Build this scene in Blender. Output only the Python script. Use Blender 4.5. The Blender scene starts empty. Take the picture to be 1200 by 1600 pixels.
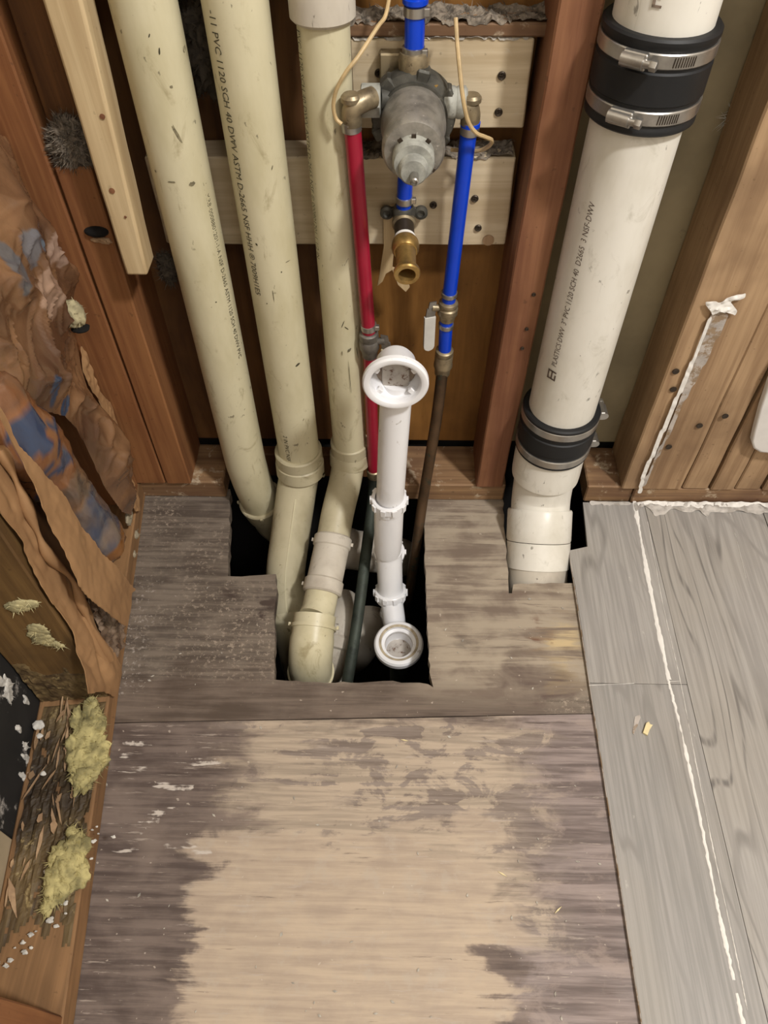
import bpy, bmesh, math, random
from mathutils import Vector, Matrix, noise
from mathutils.geometry import tessellate_polygon
random.seed(7)
S = bpy.context.scene
COL = S.collection
# ---------------------------------------------------------------- camera
FOC, CX, CY, H = 1205.0, 600.0, 800.0, 0.96          # px at 1200x1600, eye height in metres
CAM = Vector((0, 0, H))
_d = Vector(((616-CX)/FOC, (1750-CY)/FOC, 1)).normalized()
_gx = (645-CX)/FOC
_g = Vector((_gx, -(_gx*_d.x+_d.z)/_d.y, 1)).normalized()
_r = _d.cross(_g)
RW = Matrix((_r, _g, -_d))                            # camera (x right, y down, z fwd) -> world
cd = bpy.data.cameras.new('camera'); cam = bpy.data.objects.new('camera', cd); COL.objects.link(cam)
cd.sensor_fit = 'HORIZONTAL'; cd.sensor_width = 36; cd.lens = 36*FOC/1200; cd.clip_start = .01
R3 = RW @ Matrix(((1, 0, 0), (0, -1, 0), (0, 0, -1)))
cam.matrix_world = Matrix.Translation(CAM) @ R3.to_4x4()
S.camera = cam
# ---------------------------------------------------------------- light, exposure
S.view_settings.view_transform = 'Standard'; S.view_settings.look = 'None'
S.view_settings.gamma = 1; S.view_settings.use_curve_mapping = False
S.view_settings.exposure = 0.0
W = bpy.data.worlds.new('world'); S.world = W; W.use_nodes = True
W.node_tree.nodes['Background'].inputs[0].default_value = (1.0, .98, .95, 1)
W.node_tree.nodes['Background'].inputs[1].default_value = 0.4
def area(name, loc, aim, size, power, col):
    l = bpy.data.lights.new(name, 'AREA'); l.shape = 'DISK'; l.size = size; l.energy = power; l.color = col
    o = bpy.data.objects.new(name, l); COL.objects.link(o); o.location = loc
    o.rotation_euler = (Vector(aim)-Vector(loc)).to_track_quat('-Z', 'Y').to_euler(); return o
area('ceiling_lamp', (1.0, -.30, 2.35), (0, .6, 0), .20, 49, (1.0, .975, .945))
area('room_fill', (.55, -1.1, 2.3), (0, .6, .2), .5, 9, (1.0, .975, .95))  # added soft fill from the room side, not a known fixture

# ---------------------------------------------------------------- pixel -> place helpers (known planes)
def ray(u, v): return RW @ Vector(((u-CX)/FOC, (v-CY)/FOC, 1))
def atz(u, v, z=0.0): d = ray(u, v); return CAM + d*((z-H)/d.z)
def aty(u, v, y): d = ray(u, v); return CAM + d*(y/d.y)
def atd(u, v, dep): return CAM + ray(u, v)*dep
YB = .777                                             # stud faces of the back wall
WA = Vector((-.413, .777, 0)); WD = Vector((.078, -.707, 0)).normalized(); WN = Vector((-WD.y, WD.x, 0))
def wp(s, t, z): return WA + WD*s - WN*t + Vector((0, 0, z))   # left wall: s towards camera, t into the wall
def atw(u, v, t=0.0):
    d = ray(u, v); P = WA - WN*t; k = (P-CAM).dot(WN)/d.dot(WN); p = CAM+d*k
    return (p-WA).dot(WD), p.z

# ---------------------------------------------------------------- materials
def sr(h):
    h = h.lstrip('#'); c = [int(h[i:i+2], 16)/255 for i in (0, 2, 4)]
    return tuple(x/12.92 if x <= .04045 else ((x+.055)/1.055)**2.4 for x in c)+(1,)
class NT:
    def __init__(s, name, rough=.6, metal=0, spec=.4):
        s.m = bpy.data.materials.new(name); s.m.use_nodes = True; s.t = s.m.node_tree
        s.b = s.t.nodes['Principled BSDF']; s.b.inputs['Roughness'].default_value = rough
        s.b.inputs['Metallic'].default_value = metal; s.b.inputs['Specular IOR Level'].default_value = spec
        s.co = s.n('ShaderNodeTexCoord').outputs['Object']
    def n(s, k): return s.t.nodes.new(k)
    def L(s, a, b): s.t.links.new(a, b)
    def put(s, sock, v):
        if hasattr(v, 'is_output'): s.L(v, sock)
        else: sock.default_value = v
    def map(s, scale, src=None, loc=(0, 0, 0)):
        q = s.n('ShaderNodeMapping'); q.inputs['Scale'].default_value = scale; q.inputs['Location'].default_value = loc
        s.L(src or s.co, q.inputs[0]); return q.outputs[0]
    def noise(s, vec, sc=1, det=4, rough=.55, dist=0):
        q = s.n('ShaderNodeTexNoise'); s.L(vec, q.inputs['Vector']); q.inputs['Scale'].default_value = sc
        q.inputs['Detail'].default_value = det; q.inputs['Roughness'].default_value = rough; q.inputs['Distortion'].default_value = dist
        return q.outputs['Fac']
    def M(s, op, a, b=0.0, c=0.0):
        q = s.n('ShaderNodeMath'); q.operation = op; s.put(q.inputs[0], a); s.put(q.inputs[1], b); s.put(q.inputs[2], c); return q.outputs[0]
    def ss(s, v, lo, hi, a=0.0, b=1.0):
        q = s.n('ShaderNodeMapRange'); q.interpolation_type = 'SMOOTHSTEP'; s.put(q.inputs[0], v)
        for i, x in zip((1, 2, 3, 4), (lo, hi, a, b)): q.inputs[i].default_value = x
        return q.outputs[0]
    def mix(s, f, a, b, mode='MIX'):
        q = s.n('ShaderNodeMix'); q.data_type = 'RGBA'; q.blend_type = mode
        s.put(q.inputs[0], f); s.put(q.inputs[6], a); s.put(q.inputs[7], b); return q.outputs[2]
    def xyz(s, src=None):
        q = s.n('ShaderNodeSeparateXYZ'); s.L(src or s.co, q.inputs[0]); return q.outputs
    def bump(s, h, st=.3, dist=.002):
        q = s.n('ShaderNodeBump'); q.inputs['Strength'].default_value = st; q.inputs['Distance'].default_value = dist
        s.L(h, q.inputs['Height']); s.L(q.outputs[0], s.b.inputs['Normal'])
    def col(s, c): s.put(s.b.inputs['Base Color'], c)
    def attr(s, name='Col'):
        q = s.n('ShaderNodeVertexColor'); q.layer_name = name; return q.outputs[0]
def wood(name, a, b, axis, tint=None, tint_amt=.5, dust=None, dust_lo=.62, rough=.65, fine=1.0, bump=.35, spots=.3):
    k = NT(name, rough); A = 'xyz'.index(axis)
    sc = [95*fine]*3; sc[A] = 4; sc2 = [22*fine]*3; sc2[A] = 1.6
    g = k.noise(k.map(sc), 1, 5, .6, .6); g2 = k.noise(k.map(sc2), 1, 3, .5, 1.2)
    f = k.M('ADD', k.M('MULTIPLY', g, .55), k.M('MULTIPLY', g2, .45))
    c = k.mix(k.ss(f, .36, .64), sr(a), sr(b))
    if tint: c = k.mix(k.M('MULTIPLY', k.ss(k.noise(k.map((6, 6, 6)), 1, 4), .45, .7), tint_amt), c, sr(tint))
    c = k.mix(k.M('MULTIPLY', k.ss(k.noise(k.map((120, 120, 120)), 1, 2), .68, .74), spots), c, sr('2a1a10'))
    if dust:
        d2 = k.ss(k.noise(k.map((38, 38, 38)), 1, 7, .7, .4), dust_lo, dust_lo+.09)
        c = k.mix(k.M('MULTIPLY', d2, .75), c, sr(dust))
    k.col(c); k.bump(f, bump, .0015); return k.m
def plain(name, h, rough=.5, metal=0, var=.15, sc=30, dirt=None, dirt_lo=.6, spec=.4, bump=0, dirt_sc=None):
    k = NT(name, rough, metal, spec); v = k.noise(k.map((sc,)*3), 1, 5, .6)
    c = k.mix(k.M('MULTIPLY', k.ss(v, .35, .7), var*2), sr(h), sr('%02x%02x%02x' % tuple(int(int(h[i:i+2], 16)*.62) for i in (0, 2, 4))))
    if dirt:
        q = dirt_sc or sc*3
        c = k.mix(k.ss(k.noise(k.map((q,)*3), 1, 6, .7), dirt_lo, dirt_lo+.1), c, sr(dirt))
    k.col(c)
    if bump: k.bump(v, bump, .001)
    return k.m
def pvc(name, h, h2, rough=.38, smear='8a7c58', amt=.6, speck='3a3020'):
    k = NT(name, rough); n1 = k.noise(k.map((14, 14, 5)), 1, 5, .6)
    c = k.mix(k.ss(n1, .4, .68), sr(h), sr(h2))
    n2 = k.noise(k.map((30, 30, 18)), 1, 7, .72, .8)
    c = k.mix(k.M('MULTIPLY', k.ss(n2, .54, .72), amt), c, sr(smear))
    n4 = k.noise(k.map((50, 50, 9), loc=(4, 2, 1)), 1, 6, .7, 1.5); c = k.mix(k.M('MULTIPLY', k.ss(n4, .63, .72), amt*.8), c, sr(smear))
    n3 = k.noise(k.map((110, 110, 55)), 1, 3, .55, .5)
    c = k.mix(k.M('MULTIPLY', k.ss(n3, .685, .74), .6), c, sr(speck))
    k.col(c); k.b.inputs['Roughness'].default_value = rough; return k.m
def vcol(name, rough=.6, grain=(60, 60, 60), var=.25, spec=.4, bump=.2, bd=.001):
    k = NT(name, rough, 0, spec); v = k.noise(k.map(grain), 1, 5, .6)
    k.col(k.mix(k.M('MULTIPLY', k.ss(v, .35, .75), var), k.attr(), sr('3a2616'))); k.bump(v, bump, bd); return k.m
M = {}
M['stud'] = wood('stud_wood', '6e4630', '8a5f42', 'z', '5a3218', .6, 'b09478', .69)
M['stud_left'] = wood('stud_left_wood', '74482a', '90623c', 'z', '5e3a20', .5, 'b59a78', .7)
M['stud_right'] = wood('stud_right_wood', '8c6f52', 'b09270', 'z', '6e553e', .6, 'c8b496', .7)
M['plate'] = wood('plate_wood', '70543c', '9a7a58', 'x', '5c4030', .6, 'b8a890', .56)
M['plate_left'] = wood('sill_wood', '785a3c', '98734e', 'y', '5a4028', .5, None)
M['pine'] = wood('pine_wood', 'b39a74', 'cdb790', 'z', 'a98f6c', .3, None, spots=.15, bump=.15)
M['block'] = wood('block_wood', 'b9a687', 'd3c3a6', 'x', 'a38b68', .5, 'c4b8a2', .62, bump=.2)
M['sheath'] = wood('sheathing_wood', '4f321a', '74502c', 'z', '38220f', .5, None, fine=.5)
M['sheath_lit'] = wood('lit_sheathing_wood', '6a4518', '8f6430', 'z', '553512', .6, None, fine=.45)  # sheathing browns lightened for the light reaching the middle bay
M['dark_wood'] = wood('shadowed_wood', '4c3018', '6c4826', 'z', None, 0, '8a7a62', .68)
M['rot'] = wood('rotted_wood', '40301f', '7c6846', 'y', '20160e', .85, 'a89468', .57, bump=.9)
M['rot_stud'] = wood('rotted_stud_wood', '5e4526', '7d6038', 'z', '3c2a16', .8, None, bump=.6)
M['drywall'] = plain('olive_drywall', 'a09274', .85, 0, .3, 5, '5c5440', .66, dirt_sc=9)
M['drywall_left'] = plain('old_gypsum', 'b8a78a', .9, 0, .2, 8)
M['white_wall'] = plain('painted_wall', 'd8d2c6', .9, 0, .05, 4)
M['mold'] = plain('moulded_panel', '22201e', .9, 0, .4, 14, 'b0aaa4', .565, dirt_sc=17)
M['pvc1'] = pvc('cream_pvc', 'ccc4a6', 'bcb392')
M['pvc2'] = pvc('cream_pvc_dirty', 'b9b094', 'a0967a', .45, '7c7052', .8)
M['pvcw'] = pvc('white_pvc', 'dedad0', 'cec9bc', .35, 'aaa494', .5)
M['pvcd'] = pvc('dusty_pvc', 'c4bcae', 'a89e90', .6, '7a6e60', .8)
M['white'] = pvc('white_plastic', 'e8e8ea', 'dfdfe2', .3, 'cfcac0', .3, '8a8070')
M['rust_gunk'] = plain('brown_residue', '8a7a6c', .7, 0, .3, 40, '4a2e1c', .56)
M['residue_pale'] = plain('stained_bottom', 'b3aca4', .6, 0, .2, 60, '5a3a24', .54, dirt_sc=120)
M['rim_stain'] = plain('beige_stain', 'b5a78e', .6, 0, .3, 90, '7a5a3c', .62)
M['rubber'] = plain('black_rubber', '17181a', .55, 0, .2, 40, '3a3936', .7)
M['steel'] = plain('clamp_steel', 'b4b0aa', .32, .85, .25, 40)
M['steel_dull'] = plain('dull_zinc', '8a857e', .5, .7, .4, 40, '57524c', .6)
M['cast'] = plain('valve_casting', '9a958c', .55, .55, .35, 60, 'c9c4ba', .62, bump=.4)
M['cast_dark'] = plain('valve_flange', '5d5b54', .6, .5, .4, 60, 'a8a498', .63, bump=.4)
M['chalk'] = plain('chalky_plastic', 'a9a9a0', .6, 0, .35, 60, '7c7a72', .6)
M['brass'] = plain('brass', 'bd9a5c', .34, .75, .3, 60, '7a6238', .64)
M['brass_dull'] = plain('dull_brass', 'a39478', .42, .65, .4, 60, '554a3a', .6)
M['copper'] = plain('old_copper', '5f4a36', .5, .6, .4, 20, '3e4238', .55)
M['verdigris'] = plain('green_copper', '434a42', .6, .35, .4, 20, '2c322c', .55)
M['red'] = plain('red_pex', '9c1c34', .3, 0, .12, 20)
M['blue'] = plain('blue_pex', '0b3fc4', .28, 0, .08, 20)
M['wire'] = plain('tan_wire', 'c2a87c', .5, 0, .2, 60)
M['ink'] = plain('black_ink', '45402f', .6, 0, .1, 60)
M['ink2'] = plain('brown_ink', '6a5a4e', .6, 0, .3, 60)
M['smudge'] = plain('grey_smudge', '8b8266', .6, 0, .5, 150, '5e5744', .55)
M['burn'] = plain('burnt_spot', '2c1608', .7, 0, .2, 90)
M['scorch'] = plain('scorch_stain', '9a8458', .6, 0, .5, 120, '6a5634', .52)
M['screw'] = plain('dark_screw', '4a4036', .45, .6, .3, 80)
M['hole'] = plain('dark_hole', '0d0a08', .9, 0, .1, 60)
M['soil'] = plain('dark_soil_and_void', '1a1612', .95, 0, .3, 20)  # also blackens the void sides and the backing of the back wall
M['lint'] = plain('grey_lint', '857a6c', .95, 0, .6, 120, 'b4ab9c', .6)
M['wool_pale2'] = plain('pale_yellow_wool', 'c4b88a', .95, 0, .4, 60, '948a60', .6)
M['plaster_dust'] = plain('plaster_dust', 'bdb6aa', .95, 0, .4, 120, '8e8476', .58)
M['wool'] = plain('yellow_wool', 'bcb07a', .95, 0, .5, 45, '8f8455', .53, bump=.6)
M['kraft'] = wood('kraft_paper', '94714e', 'a9835c', 'z', '765638', .5, None, rough=.6, spots=.1, bump=.1, fine=.4)
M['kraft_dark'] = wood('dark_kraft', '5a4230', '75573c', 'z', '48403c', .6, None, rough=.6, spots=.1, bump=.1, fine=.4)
M['chip'] = plain('yellow_foam', 'e2d2a4', .8, 0, .1, 90)
M['fungus'] = plain('white_crust', 'd4d0c8', .9, 0, .3, 90)
M['compound'] = plain('joint_compound', 'b9b0a8', .85, 0, .25, 50, '8d7860', .50, dirt_sc=45)
M['compound_pale'] = plain('dusty_mortar', 'c2bcb5', .85, 0, .3, 60, '9c958c', .52, dirt_sc=60)
M['thinset'] = plain('white_thinset', 'e6e2dc', .8, 0, .08, 60)
M['wool_pale'] = plain('pale_wool', 'b5aa86', .95, 0, .3, 60, '7a7050', .6)
M['lint_pale'] = plain('pale_fibre', 'a89c84', .95, 0, .3, 60)
M['lint_dark'] = plain('dark_lint', '4a4238', .95, 0, .4, 90, '9a9080', .68)
M['white_board'] = plain('white_board', 'dcd8d4', .5, 0, .06, 30)
M['film'] = vcol('plastic_film', .17, (40, 40, 25), .35, .7, .5, .002)

# ---------------------------------------------------------------- mesh builder
class B:
    def __init__(s): s.bm = bmesh.new(); s.mi = 0
    def _new(s, before):
        s.bm.faces.ensure_lookup_table()
        for f in s.bm.faces[before:]: f.material_index = s.mi
    def box(s, lo, hi, bev=.0015, mat=None, rough=0, seg=1):
        n0 = len(s.bm.faces); t = bmesh.new(); bmesh.ops.create_cube(t, size=1)
        lo = Vector(lo); hi = Vector(hi); c = (lo+hi)/2; d = hi-lo
        for v in t.verts: v.co = Vector((v.co.x*d.x, v.co.y*d.y, v.co.z*d.z))+c
        if bev: bmesh.ops.bevel(t, geom=t.edges[:], offset=bev, segments=seg, affect='EDGES', profile=.6)
        if rough:
            bmesh.ops.subdivide_edges(t, edges=[e for e in t.edges if e.calc_length() > .012], cuts=6, use_grid_fill=True)
            for v in t.verts: v.co += noise.noise_vector(v.co*60)*rough
        if mat: bmesh.ops.transform(t, matrix=mat, verts=t.verts)
        s.add(t); return s
    def add(s, t):
        me = bpy.data.meshes.new('tmp'); t.to_mesh(me); t.free(); n0 = len(s.bm.faces); s.bm.from_mesh(me); bpy.data.meshes.remove(me); s._new(n0)
    def tube(s, pts, r, n=28, caps=True):
        pts = [Vector(p) for p in pts]; k = len(pts)
        rs = r if isinstance(r, (list, tuple)) else [r]*k
        n0 = len(s.bm.faces); ref = None; rings = []
        for i, p in enumerate(pts):
            t = (pts[min(i+1, k-1)]-pts[max(i-1, 0)])
            if t.length < 1e-9: t = pts[-1]-pts[0]
            t.normalize()
            if ref is None: ref = Vector((1, 0, 0)) if abs(t.x) < .8 else Vector((0, 1, 0))
            a = (ref - t*ref.dot(t)).normalized(); b = t.cross(a); ref = a
            rings.append([s.bm.verts.new(p+(a*math.cos(q)+b*math.sin(q))*rs[i]) for q in [2*math.pi*j/n for j in range(n)]])
        for i in range(k-1):
            for j in range(n): s.bm.faces.new((rings[i][j], rings[i][(j+1) % n], rings[i+1][(j+1) % n], rings[i+1][j]))
        if caps: s.bm.faces.new(rings[0][::-1]); s.bm.faces.new(rings[-1])
        s._new(n0); return s
    def lathe(s, prof, o, axis, n=40, close=False):          # prof: (radius, height) list
        o = Vector(o); ax = Vector(axis).normalized()
        return s.tube_prof(prof, o, ax, n, close)
    def tube_prof(s, prof, o, ax, n, close):
        a = Vector((1, 0, 0)) if abs(ax.x) < .8 else Vector((0, 1, 0)); a = (a-ax*a.dot(ax)).normalized(); b = ax.cross(a)
        n0 = len(s.bm.faces); R = []
        for r, h in prof:
            R.append([s.bm.verts.new(o+ax*h+(a*math.cos(q)+b*math.sin(q))*max(r, 1e-5)) for q in [2*math.pi*j/n for j in range(n)]])
        m = len(R)
        for i in range(m if close else m-1):
            for j in range(n): s.bm.faces.new((R[i][j], R[i][(j+1) % n], R[(i+1) % m][(j+1) % n], R[(i+1) % m][j]))
        if not close: s.bm.faces.new(R[0][::-1]); s.bm.faces.new(R[-1])
        s._new(n0); return s
    def hexa(s, o, axis, r, h, n=6, rot=0):
        return s.lathe([(r*.94, 0), (r, h*.1), (r, h*.9), (r*.94, h)], o, axis, n)
    def prism(s, poly, z0, z1):                              # xy polygon
        n0 = len(s.bm.faces); lo = [s.bm.verts.new((x, y, z0)) for x, y in poly]; hi = [s.bm.verts.new((x, y, z1)) for x, y in poly]
        k = len(poly)
        for i in range(k): s.bm.faces.new((lo[i], lo[(i+1) % k], hi[(i+1) % k], hi[i]))
        for t in tessellate_polygon([[Vector((x, y, 0)) for x, y in poly]]):
            s.bm.faces.new([hi[i] for i in t]); s.bm.faces.new([lo[i] for i in t][::-1])
        s._new(n0); return s
    def slab(s, pts, n, th):                                 # planar 3-D polygon with thickness along n
        n = Vector(n).normalized()*th; n0 = len(s.bm.faces)
        a = [s.bm.verts.new(p) for p in pts]; b = [s.bm.verts.new(Vector(p)+n) for p in pts]; k = len(pts)
        for i in range(k): s.bm.faces.new((a[i], a[(i+1) % k], b[(i+1) % k], b[i]))
        for t in tessellate_polygon([[Vector(p) for p in pts]]):
            s.bm.faces.new([b[i] for i in t]); s.bm.faces.new([a[i] for i in t][::-1])
        s._new(n0); return s
    def clump(s, c, rad, amp=.35, fr=60, sub=4, fib=0, fl=.01, seed=0):
        t = bmesh.new(); bmesh.ops.create_icosphere(t, subdivisions=sub, radius=1); c = Vector(c); so = Vector((seed*3.1, seed*1.7, 0))
        vs = []
        for v in t.verts:
            d = v.co.normalized(); p = Vector((d.x*rad[0], d.y*rad[1], d.z*rad[2]))
            v.co = c + p*(1+amp*(noise.fractal((p+so)*fr, .8, 2, 4)))
            vs.append((v.co.copy(), d))
        s.add(t); n0 = len(s.bm.faces)
        for i in range(fib):
            p, d = random.choice(vs); q = Vector((random.uniform(-1, 1), random.uniform(-1, 1), random.uniform(-1, 1)))
            e = p+(d*.5+q*.7).normalized()*fl*random.uniform(.3, 1); w = q.cross(d).normalized()*.0006
            s.bm.faces.new([s.bm.verts.new(x) for x in (p-w, p+w, e)])
        s._new(n0); return s
    def done(s, name, mats, parent=None, sharp=35, label=None, kind=None):
        if not isinstance(mats, (list, tuple)): mats = [mats]
        org = Vector((0, 0, 0)); q = parent
        while q is not None: org += q.location; q = q.parent
        bmesh.ops.recalc_face_normals(s.bm, faces=s.bm.faces[:])
        for v in s.bm.verts: v.co -= org
        me = bpy.data.meshes.new(name); s.bm.to_mesh(me); s.bm.free()
        for m in mats: me.materials.append(m if not isinstance(m, str) else M[m])
        if sharp:
            me.polygons.foreach_set('use_smooth', [True]*len(me.polygons)); me.set_sharp_from_angle(angle=math.radians(sharp))
        o = bpy.data.objects.new(name, me); COL.objects.link(o); o.parent = parent
        if label: o['label'] = label
        if kind: o['kind'] = kind
        return o
def tag(o, label, cat=None, group=None, kind=None):
    o['label'] = label
    if cat: o['category'] = cat
    if group: o['group'] = group
    if kind: o['kind'] = kind
    return o
def empty(name, loc): o = bpy.data.objects.new(name, None); COL.objects.link(o); o.location = loc; o.empty_display_size = .02; return o
def thing(name, label, cat, loc=(0, 0, 0), group=None): return tag(empty(name, loc), label, cat, group)
def struct(name, label, loc=(0, 0, 0)): return tag(empty(name, loc), label, None, None, 'structure')
def recentre(o):                                             # move a single-mesh thing's origin to its own base
    vs = [v.co for v in o.data.vertices]; c = Vector((sum(v.x for v in vs)/len(vs), sum(v.y for v in vs)/len(vs), min(v.z for v in vs)))
    o.data.transform(Matrix.Translation(-c)); o.location = c; return o
def spl(pts, sub=8):
    P = [Vector(p) for p in pts]; out = []
    for i in range(len(P)-1):
        a = P[max(i-1, 0)]; b = P[i]; c = P[i+1]; d = P[min(i+2, len(P)-1)]
        for j in range(sub):
            t = j/sub
            out.append(.5*((2*b)+(c-a)*t+(2*a-5*b+4*c-d)*t*t+(3*b-a-3*c+d)*t**3))
    return out+[P[-1]]
def lerp(a, b, t): return Vector(a)*(1-t)+Vector(b)*t
def text_on(string, size, p0, d, toward, r, mat, parent, name='printed_text', squash=1.0, xs=1.0):
    """flat printed lettering wrapped round a pipe: starts at axis point p0, runs along d, centred on direction toward"""
    cu = bpy.data.curves.new('t', 'FONT'); cu.body = string; cu.size = size; cu.align_y = 'CENTER'; cu.resolution_u = 2
    to = bpy.data.objects.new('t', cu); COL.objects.link(to); dg = bpy.context.evaluated_depsgraph_get()
    me = bpy.data.meshes.new_from_object(to.evaluated_get(dg)); bpy.data.objects.remove(to); bpy.data.curves.remove(cu)
    d = Vector(d).normalized(); a = Vector(toward); a = (a-d*a.dot(d)).normalized(); b = a.cross(d)   # b: the letters' up
    org = Vector((0, 0, 0)); q = parent
    while q is not None: org += q.location; q = q.parent
    for v in me.vertices:
        th = v.co.y/r*squash
        v.co = Vector(p0)+d*v.co.x*xs+(a*math.cos(th)+b*math.sin(th))*(r+.0004)-org
    me.materials.clear(); me.materials.append(M[mat]); o = bpy.data.objects.new(name, me); COL.objects.link(o); o.parent = parent; return o
def inside(p, poly):
    x, y = p; c = False; j = len(poly)-1
    for i in range(len(poly)):
        if (poly[i][1] > y) != (poly[j][1] > y) and x < (poly[j][0]-poly[i][0])*(y-poly[i][1])/(poly[j][1]-poly[i][1])+poly[i][0]: c = not c
        j = i
    return c
def edge_dist(p, poly):
    best = 9; P = Vector(p).to_2d()
    for i in range(len(poly)):
        a = Vector(poly[i]); b = Vector(poly[(i+1) % len(poly)]); ab = b-a
        t = max(0, min(1, (P-a).dot(ab)/max(ab.dot(ab), 1e-12))); best = min(best, (P-a-ab*t).length)
    return best
def sheet(name, poly, place, mat, parent, res=.004, th=.0008, colf=None, label=None, sharp=60):
    """thin crumpled sheet: (a,b) polygon meshed on a grid, place(a,b) -> world point, colf(a,b) -> colour"""
    a0 = min(p[0] for p in poly); a1 = max(p[0] for p in poly); b0 = min(p[1] for p in poly); b1 = max(p[1] for p in poly)
    na = int((a1-a0)/res)+2; nb = int((b1-b0)/res)+2; bm = bmesh.new(); V = {}
    cl = bm.loops.layers.color.new('Col') if colf else None
    lay = bm.verts.layers.float_color.new('Col') if colf else None
    if cl is not None: bm.loops.layers.color.remove(cl)
    def vert(i, j):
        if (i, j) not in V:
            a = a0+i*res; b = b0+j*res
            V[i, j] = v = bm.verts.new(place(a, b))
            if colf: v[lay] = sr(colf(a, b)) if isinstance(colf(a, b), str) else colf(a, b)
        return V[i, j]
    for i in range(na):
        for j in range(nb):
            if inside((a0+(i+.5)*res, b0+(j+.5)*res), poly): bm.faces.new((vert(i, j), vert(i+1, j), vert(i+1, j+1), vert(i, j+1)))
    bd = [v for v in bm.verts if v.is_boundary]
    for _ in range(2):
        new = {}
        for v in bd:
            nb_ = [e.other_vert(v) for e in v.link_edges if e.is_boundary]
            if len(nb_) == 2: new[v] = (v.co*2+nb_[0].co+nb_[1].co)/4
        for v, c in new.items(): v.co = c
    bmesh.ops.recalc_face_normals(bm, faces=bm.faces[:])
    bmesh.ops.solidify(bm, geom=bm.faces[:], thickness=th)
    b = B(); b.bm.free(); b.bm = bm
    return b.done(name, mat, parent, sharp, label)
def nz(p, f, o=4): return noise.fractal(Vector(p)*f, .9, 2, o)
def mixc(a, b, t): t = max(0, min(1, t)); A = sr(a) if isinstance(a, str) else a; Bc = sr(b) if isinstance(b, str) else b; return tuple(A[i]*(1-t)+Bc[i]*t for i in range(4))

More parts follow.
